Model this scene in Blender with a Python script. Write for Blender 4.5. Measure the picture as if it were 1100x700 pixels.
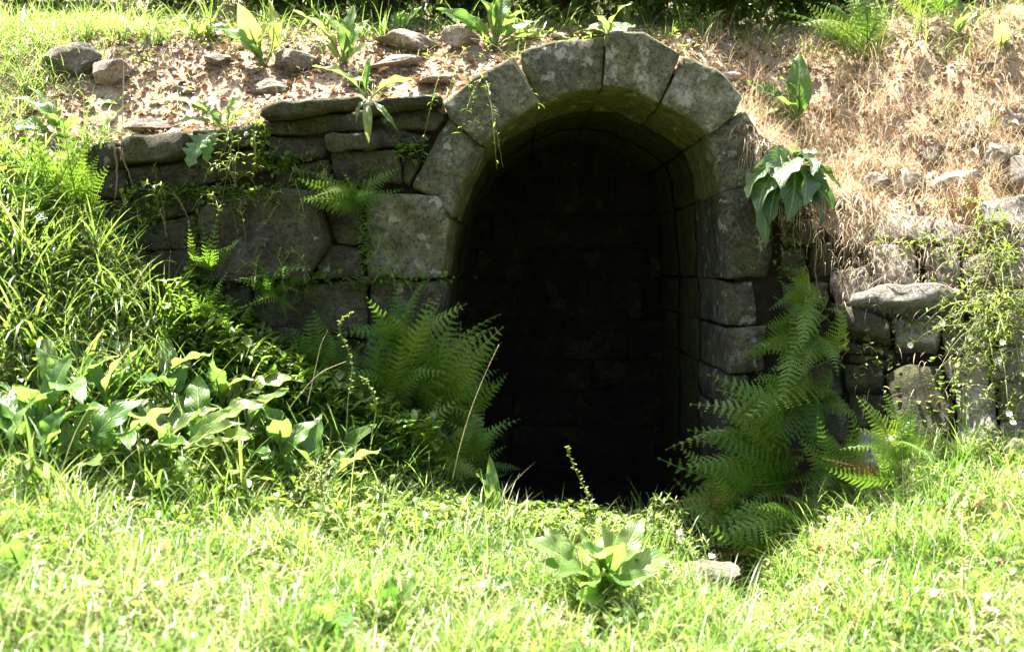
import bpy, bmesh, math, random
import numpy as np
from mathutils import Vector, Matrix, noise
from mathutils.geometry import delaunay_2d_cdt

for o in list(bpy.data.objects): bpy.data.objects.remove(o)
scene = bpy.context.scene
col = scene.collection
random.seed(7); rng = np.random.default_rng(7)
R = math.radians

# ------------------------------------------------------------------ camera, sky, sun, exposure
F_PX, CX, CY = 1080.0, 550.0, 350.0          # focal length in photo pixels (1100 x 700)
CAM = Vector((0.0, -4.2, 1.05))
PITCH = -math.atan((350-288)/F_PX)
YAW = math.atan(6/F_PX)                       # + = turned left
cam_d = bpy.data.cameras.new('camera'); cam = bpy.data.objects.new('camera', cam_d); col.objects.link(cam)
cam.location = CAM; cam.rotation_euler = (math.pi/2+PITCH, 0, YAW)
cam_d.sensor_width = 36; cam_d.lens = 36*F_PX/1100; cam_d.clip_start = .05; cam_d.clip_end = 500
scene.camera = cam
cam_d.dof.use_dof = True; cam_d.dof.focus_distance = 4.3; cam_d.dof.aperture_fstop = 2.8

SUN_TO = Vector((-0.20, 0.26, 0.94)).normalized()     # towards the sun: high, behind the wall
world = bpy.data.worlds.new('World'); scene.world = world; world.use_nodes = True
wn = world.node_tree.nodes; bgn = wn['Background']
sky = wn.new('ShaderNodeTexSky'); sky.sky_type = 'NISHITA'; sky.sun_disc = False; sky.dust_density = 5; sky.ozone_density = .6
sky.sun_elevation = math.asin(SUN_TO.z); sky.sun_rotation = math.atan2(SUN_TO.x, SUN_TO.y)
world.node_tree.links.new(sky.outputs[0], bgn.inputs[0]); bgn.inputs[1].default_value = 0.066
sun_d = bpy.data.lights.new('sun', 'SUN'); sun = bpy.data.objects.new('sun', sun_d); col.objects.link(sun)
sun_d.energy = 5.0; sun_d.angle = R(.53); sun_d.color = (1, .95, .86)
sun.rotation_euler = (-SUN_TO).to_track_quat('-Z', 'Y').to_euler(); sun.location = (0, 3, 8)
scene.view_settings.view_transform = 'Standard'; scene.view_settings.look = 'None'
scene.view_settings.gamma = 1; scene.view_settings.exposure = 2.85
scene.render.engine = 'CYCLES'
scene.cycles.max_bounces = 8; scene.cycles.transmission_bounces = 4; scene.cycles.diffuse_bounces = 5

# ------------------------------------------------------------------ pixel -> place
CROT = cam.rotation_euler.to_matrix()
def ray(u, v): return (CROT @ Vector(((u-CX)/F_PX, -(v-CY)/F_PX, -1))).normalized()
def P(u, v, Y=0.0):                                   # point on the vertical plane y = Y
    d = ray(u, v); t = (Y-CAM.y)/d.y
    return CAM + d*t
WN = Vector((.476, 1, -.50)); WC = .476*.95 - .50*.3   # battered plane of the right-hand rubble wall
def PW(u, v, off=0):
    d = ray(u, v); t = (WC+off*WN.length-WN.dot(CAM))/WN.dot(d)
    return CAM + d*t

# ------------------------------------------------------------------ terrain
def sst(x): x = np.clip(x, 0, 1); return x*x*(3-2*x)
def ns(x, y, f=1.0, s=0.0):                            # cheap smooth noise, about -1..1
    x = np.asarray(x)*f; y = np.asarray(y)*f
    return (np.sin(1.7*x+2.3*y+s)+np.sin(-2.9*x+1.3*y+2.1*s+1)+np.sin(3.7*x+3.1*y-s+2)+np.sin(5.3*x-4.1*y+3*s))/3.2
def yw(x): return np.interp(x, [-60, -1.9, .95, 2.0, 4.0, 60], [0, 0, 0, -.5, -1.45, -3])
def yh(x): return yw(x)+.54*sst((np.asarray(x, float)-.7)/.8)     # top edge of the wall (the right wall leans back)
def wtop(x): return np.interp(x, [-60, -4, -1.9, -1.66, -1, -.35, -.2, 0, .36, .65, .9, 1.1, 1.42, 2, 60],
                              [2.2, 1.9, 1.5, 1.55, 1.70, 1.72, 1.78, 1.90, 1.98, 1.91, 1.74, 1.6, 1.38, 1.3, 1.3])
def hill(x, t):
    x = np.asarray(x, float); t = np.asarray(t, float); wt = wtop(x)+(.05*ns(x, 0, 6, 1)-.02)*np.clip((x-1)*3, 0, 1)
    far = 2.12+.36*(t-.7)+np.clip(t-4, 0, None)*.05
    w = sst(t/np.interp(x, [-60, .8, 1.4, 60], [.95, .95, 1.35, 1.35]))
    return wt*(1-w)+far*w+.025*ns(x, t, 4)*np.clip(t*3, 0, 1)+.012*ns(x, t, 13, 2)*np.clip(t*4, 0, 1)+.05*ns(x, t, 6, 4)*np.clip((x-1)*2, 0, 1)*np.clip(t*4, 0, 1)*np.clip(2.5-t, 0, 1)
def front(x, t):
    x = np.asarray(x, float); d = -np.asarray(t, float)
    b0 = np.interp(x, [-60, -4, -1.9, -1.66, -1.3, -1, -.6, -.3, 0, .5, .75, .95, 1.2, 1.58, 1.86, 4, 60],
                   [2.2, 1.9, 1.42, 1.14, .64, .42, .22, .0, -.2, -.22, -.22, -.12, .12, .33, .4, .6, .8])
    z1 = np.interp(x, [-60, -4, -1.65, -.8, 0, .5, .8, 1.2, 1.6, 2, 4, 60], [1, .8, .42, .19, .07, .04, -.02, .13, .28, .36, .5, .6])
    L = np.interp(x, [-1.9, -.8, -.2, .5, .75, .95, 1.2, 2], [1.3, 1.0, .5, .5, .95, .9, .6, .8])
    w = sst(d/L)
    z = b0*(1-w)+z1*w
    z = z*(1-.35*sst((d-1.8)/3))
    g = np.exp(-((x-(.80-.12*np.clip(d-.5, 0, 1)))/.14)**2)*np.exp(-((d-.65)/.5)**2)
    return z-.2*g+.02*ns(x, d, 5)*np.clip(d*4, 0, 1)+.008*ns(x, d, 17, 1)
def G(x, y):
    t = y-yw(x)
    return np.where(t <= 0, front(x, t), hill(x, t))
def march(u, v, f, t0=1.0, t1=14.0):
    d = ray(u, v); p = None
    for i in range(1200):
        q = CAM+d*(t0+(t1-t0)*i/1200)
        tt = q.y-float(yw(q.x) if f == 'front' else yh(q.x))
        if f == 'front' and tt > 0: return Vector((q.x, float(yw(q.x))-.01, float(front(q.x, -.01))))
        if f == 'hill' and tt < 0: continue
        h = float(front(q.x, tt)) if f == 'front' else float(hill(q.x, tt))
        if q.z <= h: return Vector((q.x, q.y, h))
    return q
def gp(u, v): return march(u, v, 'front')
def hp(u, v): return march(u, v, 'hill', 3.5)

# ------------------------------------------------------------------ material helpers
class NT:
    def __init__(s, name):
        s.m = bpy.data.materials.new(name); s.m.use_nodes = True; s.t = s.m.node_tree
        s.b = s.t.nodes['Principled BSDF']; s.out = s.t.nodes['Material Output']
    def n(s, typ, **kw):
        x = s.t.nodes.new('ShaderNode'+typ)
        for k, v in kw.items(): setattr(x, k, v)
        return x
    def l(s, a, b): s.t.links.new(a, b)
    def noise(s, scale, detail=4, rough=.6, vec=None):
        x = s.n('TexNoise'); x.inputs['Scale'].default_value = scale; x.inputs['Detail'].default_value = detail; x.inputs['Roughness'].default_value = rough
        s.l(vec or s.geo(), x.inputs['Vector']); return x.outputs['Fac']
    def geo(s):
        if not hasattr(s, '_g'): s._g = s.n('NewGeometry')
        return s._g.outputs['Position']
    def ramp(s, fac, stops):
        x = s.n('ValToRGB'); e = x.color_ramp.elements
        while len(e) < len(stops): e.new(.5)
        for k, (p, c) in enumerate(stops):
            e[k].position = p; e[k].color = (*c, 1) if len(c) == 3 else c
        s.l(fac, x.inputs['Fac']); return x.outputs['Color']
    def mix(s, fac, a, b, typ='MIX'):
        x = s.n('Mix', data_type='RGBA', blend_type=typ)
        for val, i in ((fac, 0), (a, 6), (b, 7)):
            if isinstance(val, (int, float)): x.inputs[i].default_value = val
            elif isinstance(val, tuple): x.inputs[i].default_value = (*val, 1)
            else: s.l(val, x.inputs[i])
        return x.outputs[2]
    def math(s, op, a, b=0.0):
        x = s.n('Math', operation=op)
        for val, i in ((a, 0), (b, 1)):
            if isinstance(val, (int, float)): x.inputs[i].default_value = val
            else: s.l(val, x.inputs[i])
        return x.outputs[0]
    def bump(s, h, strength=.5, dist=.01):
        x = s.n('Bump'); x.inputs['Strength'].default_value = strength; x.inputs['Distance'].default_value = dist
        s.l(h, x.inputs['Height']); s.l(x.outputs[0], s.b.inputs['Normal']); return x.outputs[0]

def stone_mat(name, c1, c2, c3, moss=.5, lichen=.5, soffit=0.0):
    t = NT(name)
    oi = t.n('ObjectInfo')
    add = t.n('VectorMath', operation='ADD'); sc = t.n('VectorMath', operation='SCALE'); sc.inputs['Scale'].default_value = 0.0
    t.l(t.geo(), add.inputs[0])
    cmb = t.n('CombineXYZ'); t.l(t.math('MULTIPLY', oi.outputs['Random'], 9.0), cmb.inputs[0]); t.l(cmb.outputs[0], add.inputs[1])
    vec = add.outputs[0]
    base = t.ramp(t.noise(9, 8, .68, vec), [(.28, c1), (.5, c2), (.72, c3)])
    base = t.mix(.45, base, t.ramp(t.noise(90, 5, .7, vec), [(.3, (.35, .33, .30)), (.52, (1, 1, 1)), (.75, (1.5, 1.48, 1.4))]), 'MULTIPLY')
    br = t.n('HueSaturation'); t.l(base, br.inputs['Color']); t.l(t.math('ADD', t.math('MULTIPLY', oi.outputs['Random'], .5), .75), br.inputs['Value'])
    base = br.outputs['Color']
    base = t.mix(.75, base, t.ramp(t.noise(3.2, 5, .75, vec), [(.32, (.45, .42, .36)), (.55, (1, 1, 1)), (.72, (1.25, 1.2, 1.08))]), 'MULTIPLY')
    # moss and algae: grows in patches, more on upward faces; algae on the underside of the arch
    mo = t.ramp(t.noise(5.5, 6, .7, vec), [(.62-.2*moss, (0, 0, 0)), (.74-.12*moss, (1, 1, 1))])
    mcol = t.ramp(t.noise(60, 4, .6, vec), [(.3, (.035, .045, .012)), (.7, (.13, .14, .035))])
    base = t.mix(t.math('MULTIPLY', mo, .65), base, mcol)
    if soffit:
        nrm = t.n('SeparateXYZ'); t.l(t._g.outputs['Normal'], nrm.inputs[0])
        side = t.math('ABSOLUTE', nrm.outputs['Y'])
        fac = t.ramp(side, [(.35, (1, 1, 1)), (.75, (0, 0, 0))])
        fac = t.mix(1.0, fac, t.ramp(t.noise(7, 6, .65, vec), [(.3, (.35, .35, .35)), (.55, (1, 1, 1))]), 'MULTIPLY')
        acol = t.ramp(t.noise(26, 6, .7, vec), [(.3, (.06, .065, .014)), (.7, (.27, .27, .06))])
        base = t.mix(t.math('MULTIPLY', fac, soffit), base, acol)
    li = t.ramp(t.noise(13, 7, .6, vec), [(.66-.06*lichen, (0, 0, 0)), (.70-.06*lichen, (1, 1, 1))])
    base = t.mix(t.math('MULTIPLY', li, .55), base, (.46, .46, .40))
    t.l(base, t.b.inputs['Base Color']); t.b.inputs['Roughness'].default_value = .9; t.b.inputs['Specular IOR Level'].default_value = .25
    h = t.math('ADD', t.noise(22, 8, .7, vec), t.math('MULTIPLY', t.noise(110, 5, .7, vec), .35))
    t.bump(t.math('SUBTRACT', h, t.math('MULTIPLY', t.ramp(t.noise(45, 6, .8, vec), [(.38, (1, 1, 1)), (.46, (0, 0, 0))]), .25)), 1.0, .035)
    return t.m

def plain_mat(name, stops, scale, rough=.9, bump=.6, scale2=None, dist=.01):
    t = NT(name); c = t.ramp(t.noise(scale, 8, .7), stops)
    if scale2: c = t.mix(.6, c, t.ramp(t.noise(scale2, 4, .7), [(.3, (.4, .38, .36)), (.7, (1.5, 1.45, 1.4))]), 'MULTIPLY')
    t.l(c, t.b.inputs['Base Color']); t.b.inputs['Roughness'].default_value = rough; t.b.inputs['Specular IOR Level'].default_value = .2
    t.bump(t.noise(scale*5, 8, .75), bump, dist); return t.m

def leaf_mat(name, stops, tstops, trans=.45, rough=.45, attr=True, veins=False, spec=.4, edge=None):
    t = NT(name)
    if attr:
        a = t.n('Attribute'); a.attribute_name = 'tint'; f = a.outputs['Fac']
    else:
        f = t.n('ObjectInfo').outputs['Random']
    f2 = t.math('ADD', f, t.math('MULTIPLY', t.math('SUBTRACT', t.noise(35 if attr else 18, 4), .5), .5))
    c = t.ramp(f2, stops); tc = t.ramp(f2, tstops)
    if veins:
        uv = t.n('UVMap'); sp = t.n('SeparateXYZ'); t.l(uv.outputs[0], sp.inputs[0])
        av = t.math('ABSOLUTE', t.math('SUBTRACT', sp.outputs['Y'], .5))
        mid = t.ramp(av, [(0, (1, 1, 1)), (.035, (.8, .8, .8)), (.06, (0, 0, 0))])
        ph = t.math('SUBTRACT', t.math('MULTIPLY', sp.outputs['X'], 60.0), t.math('MULTIPLY', av, 42.0))
        sv = t.math('POWER', t.math('ADD', t.math('MULTIPLY', t.math('SINE', ph), .5), .5), 6.0)
        vv = t.math('MAXIMUM', mid, t.math('MULTIPLY', sv, .45))
        c = t.mix(t.math('MULTIPLY', vv, .6), c, (.26, .32, .12)); tc = t.mix(t.math('MULTIPLY', vv, .35), tc, (.16, .24, .05))
        spots = t.ramp(t.noise(55, 4, .6), [(.68, (0, 0, 0)), (.73, (1, 1, 1))])
        c = t.mix(t.math('MULTIPLY', spots, .5), c, (.16, .10, .035))
        nb = t.bump(t.math('SUBTRACT', t.math('MULTIPLY', t.noise(40, 4), .9), vv), .55, .006)
    t.l(c, t.b.inputs['Base Color']); t.b.inputs['Roughness'].default_value = rough; t.b.inputs['Specular IOR Level'].default_value = spec
    tr = t.n('BsdfTranslucent'); t.l(tc, tr.inputs['Color'])
    if veins: t.l(nb, tr.inputs['Normal'])
    ms = t.n('MixShader'); ms.inputs[0].default_value = trans
    t.l(t.b.outputs[0], ms.inputs[1]); t.l(tr.outputs[0], ms.inputs[2]); t.l(ms.outputs[0], t.out.inputs[0])
    return t.m

M = {}
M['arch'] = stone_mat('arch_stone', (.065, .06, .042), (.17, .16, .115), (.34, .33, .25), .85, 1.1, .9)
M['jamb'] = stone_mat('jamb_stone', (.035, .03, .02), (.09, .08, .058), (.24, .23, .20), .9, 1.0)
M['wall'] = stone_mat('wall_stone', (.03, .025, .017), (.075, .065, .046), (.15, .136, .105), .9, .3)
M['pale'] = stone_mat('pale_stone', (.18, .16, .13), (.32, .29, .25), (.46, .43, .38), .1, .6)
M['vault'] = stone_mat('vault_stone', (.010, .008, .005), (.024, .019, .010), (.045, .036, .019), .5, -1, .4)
M['rock'] = stone_mat('loose_stone', (.18, .15, .115), (.30, .26, .21), (.43, .39, .33), -.5, .4)
M['earth'] = plain_mat('earth', [(.3, (.014, .010, .006)), (.6, (.035, .026, .016)), (.8, (.07, .055, .035))], 14, .95, .9, 120)
M['ground'] = plain_mat('grassy_soil', [(.3, (.05, .05, .018)), (.5, (.10, .10, .035)), (.7, (.17, .145, .07))], 10, .95, .9, 90)
M['hill'] = plain_mat('dry_litter_soil', [(.3, (.19, .14, .09)), (.5, (.34, .27, .19)), (.72, (.47, .39, .29))], 9, .95, 1.0, 140, .02)
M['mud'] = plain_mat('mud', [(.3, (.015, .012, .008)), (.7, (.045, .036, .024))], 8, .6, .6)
GS = [(.1, (.05, .115, .02)), (.45, (.115, .19, .038)), (.75, (.21, .25, .08)), (.95, (.42, .40, .22))]
GT = [(.1, (.14, .31, .03)), (.5, (.26, .44, .055)), (.8, (.40, .49, .13)), (.95, (.55, .52, .28))]
M['lawn'] = leaf_mat('lawn_grass', GS, GT, .48, .36)
M['tall'] = leaf_mat('tall_grass', [(.1, (.05, .10, .014)), (.6, (.11, .165, .04)), (.95, (.26, .25, .10))], [(.1, (.13, .25, .03)), (.6, (.26, .38, .07)), (.95, (.42, .42, .15))], .45, .34)
M['dry'] = leaf_mat('dry_grass', [(.1, (.22, .15, .085)), (.45, (.44, .345, .22)), (.9, (.66, .57, .42))], [(.1, (.2, .13, .06)), (.9, (.48, .39, .25))], .3, .6, spec=.25)
M['litter'] = leaf_mat('dead_leaf_litter', [(.1, (.15, .09, .05)), (.4, (.31, .22, .15)), (.75, (.48, .38, .28)), (.95, (.68, .61, .52))], [(.1, (.12, .05, .02)), (.9, (.35, .24, .14))], .18, .6, spec=.25)
M['herb'] = leaf_mat('small_herb_leaf', [(.1, (.06, .115, .02)), (.6, (.12, .18, .035)), (.95, (.24, .26, .09))], [(.1, (.15, .30, .02)), (.6, (.28, .42, .04)), (.95, (.4, .45, .1))], .42, .4)
M['dock'] = leaf_mat('dock_leaf', [(.1, (.055, .125, .03)), (.5, (.095, .17, .045)), (.9, (.15, .21, .07))], [(.1, (.17, .36, .05)), (.6, (.28, .46, .08)), (.95, (.44, .5, .12))], .46, .28, False, True, .5)
M['fern'] = leaf_mat('fern_frond', [(.1, (.05, .12, .010)), (.6, (.09, .17, .015)), (.95, (.15, .21, .03))], [(.1, (.14, .30, .02)), (.9, (.28, .42, .04))], .40, .4, False)
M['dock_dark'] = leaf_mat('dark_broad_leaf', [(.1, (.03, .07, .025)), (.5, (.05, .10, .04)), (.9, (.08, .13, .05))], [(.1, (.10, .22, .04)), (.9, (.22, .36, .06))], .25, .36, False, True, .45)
M['bush'] = leaf_mat('bush_leaf', [(.1, (.03, .07, .012)), (.6, (.06, .11, .02)), (.95, (.11, .15, .04))], [(.1, (.10, .22, .02)), (.9, (.2, .33, .03))], .35, .4)
M['deadfern'] = leaf_mat('dead_fern', [(.1, (.16, .075, .03)), (.9, (.30, .16, .07))], [(.1, (.15, .06, .02)), (.9, (.25, .12, .05))], .25, .7, False, spec=.2)
M['stem'] = plain_mat('green_stem', [(.3, (.10, .13, .04)), (.7, (.22, .22, .09))], 40, .6, .2)
M['straw'] = plain_mat('straw_stalk', [(.3, (.28, .22, .12)), (.7, (.46, .38, .24))], 40, .7, .2)
M['seed'] = plain_mat('seed_head', [(.3, (.20, .18, .07)), (.7, (.38, .34, .16))], 60, .8, .4)
M['root'] = plain_mat('dry_root', [(.3, (.10, .065, .035)), (.7, (.22, .15, .09))], 40, .85, .4)
M['bark'] = plain_mat('shrub_bark', [(.3, (.04, .03, .02)), (.7, (.10, .075, .05))], 20, .9, .6)
M['petal'] = plain_mat('pale_petal', [(.3, (.6, .56, .44)), (.7, (.75, .72, .62))], 60, .7, .2)
M['yellow'] = plain_mat('yellow_petal', [(.3, (.6, .35, .02)), (.7, (.7, .45, .03))], 60, .7, .2)

# ------------------------------------------------------------------ mesh helpers
def link(name, me, parent=None, mat=None):
    o = bpy.data.objects.new(name, me); col.objects.link(o)
    if parent is not None: o.parent = parent
    if mat is not None and not me.materials: me.materials.append(mat)
    return o
def tag(o, label, cat, group=None, kind=None):
    o['label'] = label
    if cat: o['category'] = cat
    if group: o['group'] = group
    if kind: o['kind'] = kind
    return o
def empty(name, loc, label, cat, group=None):
    o = bpy.data.objects.new(name, None); col.objects.link(o); o.location = loc; o.empty_display_size = .1
    bpy.context.view_layer.update
    return tag(o, label, cat, group)
ORD = ['leftmost', 'second from left', 'third from left', 'fourth from left', 'fifth from left', 'sixth from left']
def smooth(me): me.polygons.foreach_set('use_smooth', [True]*len(me.polygons))
def put(name, me, parent, mat, world_mat):
    o = link(name, me, parent, mat)
    if parent is not None: o.matrix_parent_inverse = Matrix.Translation(parent.location).inverted()
    o.matrix_basis = world_mat
    return o

def prism(poly, frame, depth, spacing=.05, rough=.012, rad=.02, ysteps=None, gap=.004, tilt=.03, seed=0, face_amp=1.0):
    """a rough-dressed stone: outline poly (2d, in the frame's plane), front face at frame depth 0, body reaching back `depth`"""
    O, ex, ez, ey = frame
    pts = [Vector(p) for p in poly]
    a = sum(p.x*q.y-q.x*p.y for p, q in zip(pts, pts[1:]+pts[:1]))
    if a < 0: pts.reverse()
    n = len(pts)
    c = sum(pts, Vector((0, 0)))/n
    # inset by gap
    ins = []
    for i in range(n):
        p0, p1, p2 = pts[i-1], pts[i], pts[(i+1) % n]
        d1 = (p1-p0).normalized(); d2 = (p2-p1).normalized()
        n1 = Vector((-d1.y, d1.x)); n2 = Vector((-d2.y, d2.x)); b = n1+n2
        b = b/max(.4, b.dot(n1)) if b.length > 1e-6 else n1
        ins.append(p1+b*gap)
    pts = ins
    # rounded corners
    rp = []
    for i in range(n):
        p0, p1, p2 = pts[i-1], pts[i], pts[(i+1) % n]
        r1 = min(rad, (p0-p1).length*.35); r2 = min(rad, (p2-p1).length*.35)
        A = p1+(p0-p1).normalized()*r1; B = p1+(p2-p1).normalized()*r2
        rp += [A, (A+B+p1*2)/4, B]
    out = []
    for i in range(len(rp)):
        A, B = rp[i], rp[(i+1) % len(rp)]
        k = max(1, int(round((B-A).length/spacing)))
        for j in range(k): out.append(A.lerp(B, j/k))
    N = len(out)
    off = Vector((seed*3.17, seed*1.31, seed*.77))
    def inset(d):
        res = []
        for i in range(N):
            t = (out[(i+1) % N]-out[i-1]); t = t.normalized() if t.length > 1e-9 else Vector((1, 0))
            res.append(out[i]+Vector((-t.y, t.x))*d)
        return res
    tx, tz = random.uniform(-tilt, tilt), random.uniform(-tilt, tilt)
    verts = []; faces = []
    def W(p, y, f):
        q = O+ex*p.x+ez*p.y+ey*(y+(tx*(p.x-c.x)+tz*(p.y-c.y))*f)
        nv = noise.noise_vector((q+off)*6)*rough+noise.noise_vector((q+off)*17)*rough*.5
        if f > .5: nv = nv-ey*(noise.noise((q+off)*4.5)*rough*1.5*face_amp+abs(noise.noise((q+off)*9))*rough*.9*face_amp)
        return q+nv
    ny = ysteps or max(1, int(depth/.12))
    levels = [.009+(depth-.009)*k/ny for k in range(ny, -1, -1)]
    for y in levels:
        for p in out: verts.append(W(p, y, 1-y/depth if depth else 0))
    for k in range(len(levels)-1):
        for i in range(N):
            j = (i+1) % N
            faces.append((k*N+i, k*N+j, (k+1)*N+j, (k+1)*N+i))
    faces.append(tuple(reversed(range(N))))
    # front cap
    rim = (len(levels)-1)*N
    r2 = inset(min(.012, rad*.7))
    mn = Vector((min(p.x for p in r2), min(p.y for p in r2))); mx = Vector((max(p.x for p in r2), max(p.y for p in r2)))
    cand = []
    x = mn.x
    r3 = inset(.035)
    def inside(p):
        cn = False
        for i in range(N):
            a_, b_ = r3[i], r3[i-1]
            if (a_.y > p.y) != (b_.y > p.y) and p.x < (b_.x-a_.x)*(p.y-a_.y)/(b_.y-a_.y+1e-12)+a_.x: cn = not cn
        return cn
    while x < mx.x:
        y = mn.y
        while y < mx.y:
            p = Vector((x+random.uniform(-.3, .3)*spacing, y+random.uniform(-.3, .3)*spacing))
            if inside(p): cand.append(p)
            y += spacing
        x += spacing
    allp = r2+cand
    cv, ce, cf, ov, oe, of = delaunay_2d_cdt([Vector(p) for p in allp], [(i, (i+1) % N) for i in range(N)], [], 1, 1e-6)
    base = len(verts)
    for p in cv: verts.append(W(p, 0.0, 1.0))
    if len(cv) == len(allp):
        for i in range(N):
            j = (i+1) % N
            faces.append((rim+i, rim+j, base+j, base+i))
    else:
        idx = {}
        for k, o_ in enumerate(ov):
            for s_ in o_: idx[s_] = k
        for i in range(N):
            j = (i+1) % N
            a_, b_ = idx[i], idx[j]
            faces.append((rim+i, rim+j, base+b_, base+a_) if a_ != b_ else (rim+i, rim+j, base+a_))
    for f in cf: faces.append(tuple(base+k for k in f))
    me = bpy.data.meshes.new('stone'); me.from_pydata(verts, [], faces)
    bm = bmesh.new(); bm.from_mesh(me); bmesh.ops.recalc_face_normals(bm, faces=bm.faces); bm.to_mesh(me); bm.free()
    smooth(me); return me
def ragged(pl, a=.007):
    res = []
    for p, q in zip(pl, pl[1:]+pl[:1]):
        j = lambda: random.uniform(-a, a)
        res.append((p[0]+j(), p[1]+j()))
        L = math.hypot(q[0]-p[0], q[1]-p[1]); k = int(L/.11)
        for i in range(1, k+1): res.append((p[0]+(q[0]-p[0])*i/(k+1)+j(), p[1]+(q[1]-p[1])*i/(k+1)+j()))
    return res
def fw(Y): return (Vector((0, Y, 0)), Vector((1, 0, 0)), Vector((0, 0, 1)), Vector((0, 1, 0)))
def xz(pl, Y=0): return [(P(u, v, Y).x, P(u, v, Y).z) for u, v in pl]

def rockmesh(sx, sy, sz, seed, cuts=12, sub=4, flat=.0):
    r = random.Random(seed)
    bm = bmesh.new(); bmesh.ops.create_icosphere(bm, subdivisions=sub, radius=1)
    pl = []
    for i in range(cuts):
        v = Vector((r.gauss(0, 1), r.gauss(0, 1), r.gauss(0, 1))).normalized(); pl.append((v, r.uniform(.45, .8)))
    for v in bm.verts:
        for nn, d in pl:
            k = v.co.dot(nn)-d
            if k > 0: v.co -= nn*k*.92
        v.co += noise.noise_vector(v.co*2.2+Vector((seed, 0, 0)))*.09+noise.noise_vector(v.co*6+Vector((seed, 0, 0)))*.04
        v.co = Vector((v.co.x*sx, v.co.y*sy, v.co.z*sz))
    me = bpy.data.meshes.new('rock'); bm.to_mesh(me); bm.free(); smooth(me); return me

def tubemesh(pts, r0, r1, sides=5):
    verts, faces = [], []
    n = len(pts)
    for i, p in enumerate(pts):
        t = (pts[min(i+1, n-1)]-pts[max(i-1, 0)]).normalized()
        a = t.cross(Vector((.3, .2, 1)) if abs(t.z) < .9 else Vector((1, 0, .1))).normalized(); b = t.cross(a)
        rr = r0+(r1-r0)*i/(n-1)
        for k in range(sides):
            an = 2*math.pi*k/sides; verts.append(p+(a*math.cos(an)+b*math.sin(an))*rr)
    for i in range(n-1):
        for k in range(sides):
            l = (k+1) % sides
            faces.append((i*sides+k, i*sides+l, (i+1)*sides+l, (i+1)*sides+k))
    faces.append(tuple(reversed(range(sides)))); faces.append(tuple((n-1)*sides+k for k in range(sides)))
    return verts, faces
def mesh(verts, faces, name='mesh', sm=True):
    me = bpy.data.meshes.new(name); me.from_pydata([tuple(v) for v in verts], [], faces)
    if sm: smooth(me)
    return me
def merge(parts):
    V, F = [], []
    for v, f in parts:
        b = len(V); V += list(v); F += [tuple(b+i for i in g) for g in f]
    return V, F

def scatter(name, temps, pos, rot, scale, tint, mat, label=None, cat=None, kind='stuff', parent=None, pick=None):
    """many copies of small templates joined into one mesh. rot: (N,3,3), scale: (N,) or (N,3)"""
    N = len(pos)
    pos = np.asarray(pos, float); rot = np.asarray(rot, float); scale = np.asarray(scale, float)
    if scale.ndim == 1: scale = np.repeat(scale[:, None], 3, 1)
    if pick is None: pick = rng.integers(0, len(temps), N)
    VV, TT, FF = [], [], []; base = 0
    for k, (tv, tf) in enumerate(temps):
        m = np.where(pick == k)[0]
        if not len(m): continue
        tv = np.asarray(tv, float); tf = np.asarray(tf, int)
        v = tv[None]*scale[m][:, None, :]
        v = np.einsum('nij,nkj->nki', rot[m], v)+pos[m][:, None, :]
        VV.append(v.reshape(-1, 3)); TT.append(np.repeat(tint[m], len(tv)))
        FF.append((tf[None]+(np.arange(len(m))*len(tv))[:, None, None]+base).reshape(-1, 3)); base += len(m)*len(tv)
    V = np.concatenate(VV); T = np.concatenate(TT); Fa = np.concatenate(FF)
    me = bpy.data.meshes.new(name); me.vertices.add(len(V)); me.vertices.foreach_set('co', V.ravel())
    me.loops.add(len(Fa)*3); me.loops.foreach_set('vertex_index', Fa.ravel().astype(np.int32))
    me.polygons.add(len(Fa)); me.polygons.foreach_set('loop_start', (np.arange(len(Fa))*3).astype(np.int32))
    me.polygons.foreach_set('use_smooth', np.ones(len(Fa), bool))
    at = me.attributes.new('tint', 'FLOAT', 'POINT'); at.data.foreach_set('value', T.astype(np.float32))
    me.update(calc_edges=True)
    o = link(name, me, parent, mat)
    if parent is not None: o.matrix_parent_inverse = Matrix.Translation(parent.location).inverted()
    if label: o['label'] = label
    if cat: o['category'] = cat
    if kind: o['kind'] = kind
    return o
def rots(yaw, pitch=None, roll=None):
    yaw = np.asarray(yaw); N = len(yaw)
    pitch = np.zeros(N) if pitch is None else np.asarray(pitch); roll = np.zeros(N) if roll is None else np.asarray(roll)
    cy, sy, cp, sp, cr, sr = np.cos(yaw), np.sin(yaw), np.cos(pitch), np.sin(pitch), np.cos(roll), np.sin(roll)
    z = np.zeros(N); o = np.ones(N)
    Rz = np.stack([cy, -sy, z, sy, cy, z, z, z, o], 1).reshape(N, 3, 3)
    Ry = np.stack([cp, z, sp, z, o, z, -sp, z, cp], 1).reshape(N, 3, 3)
    Rx = np.stack([o, z, z, z, cr, -sr, z, sr, cr], 1).reshape(N, 3, 3)
    return Rz @ Ry @ Rx
def blade(bend, segs=4, tipdrop=0.0, fold=.25):
    """unit-high grass blade leaning to +x; width is 1 (scale y)"""
    v, f = [], []
    x = z = 0.0; ang = 0.12
    for i in range(segs+1):
        s = i/segs; w = .5*(1-s**2.2)*(1 if i else .75)
        if i < segs: v += [(x, -w, z), (x, w, z)]
        else: v += [(x, 0, z)]
        x += math.sin(ang)/segs; z += math.cos(ang)/segs; ang += bend/segs*(1+.6*s)
    for i in range(segs-1):
        a = 2*i; f += [(a, a+1, a+3), (a, a+3, a+2)]
    a = 2*(segs-1); f.append((a, a+1, a+2)); return v, f
BLADES = [blade(b) for b in (.25, .6, .95, 1.4, 1.9)]
LONG = [blade(b, 7) for b in (.5, 1.0, 1.6, 2.2, 2.7)]
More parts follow.
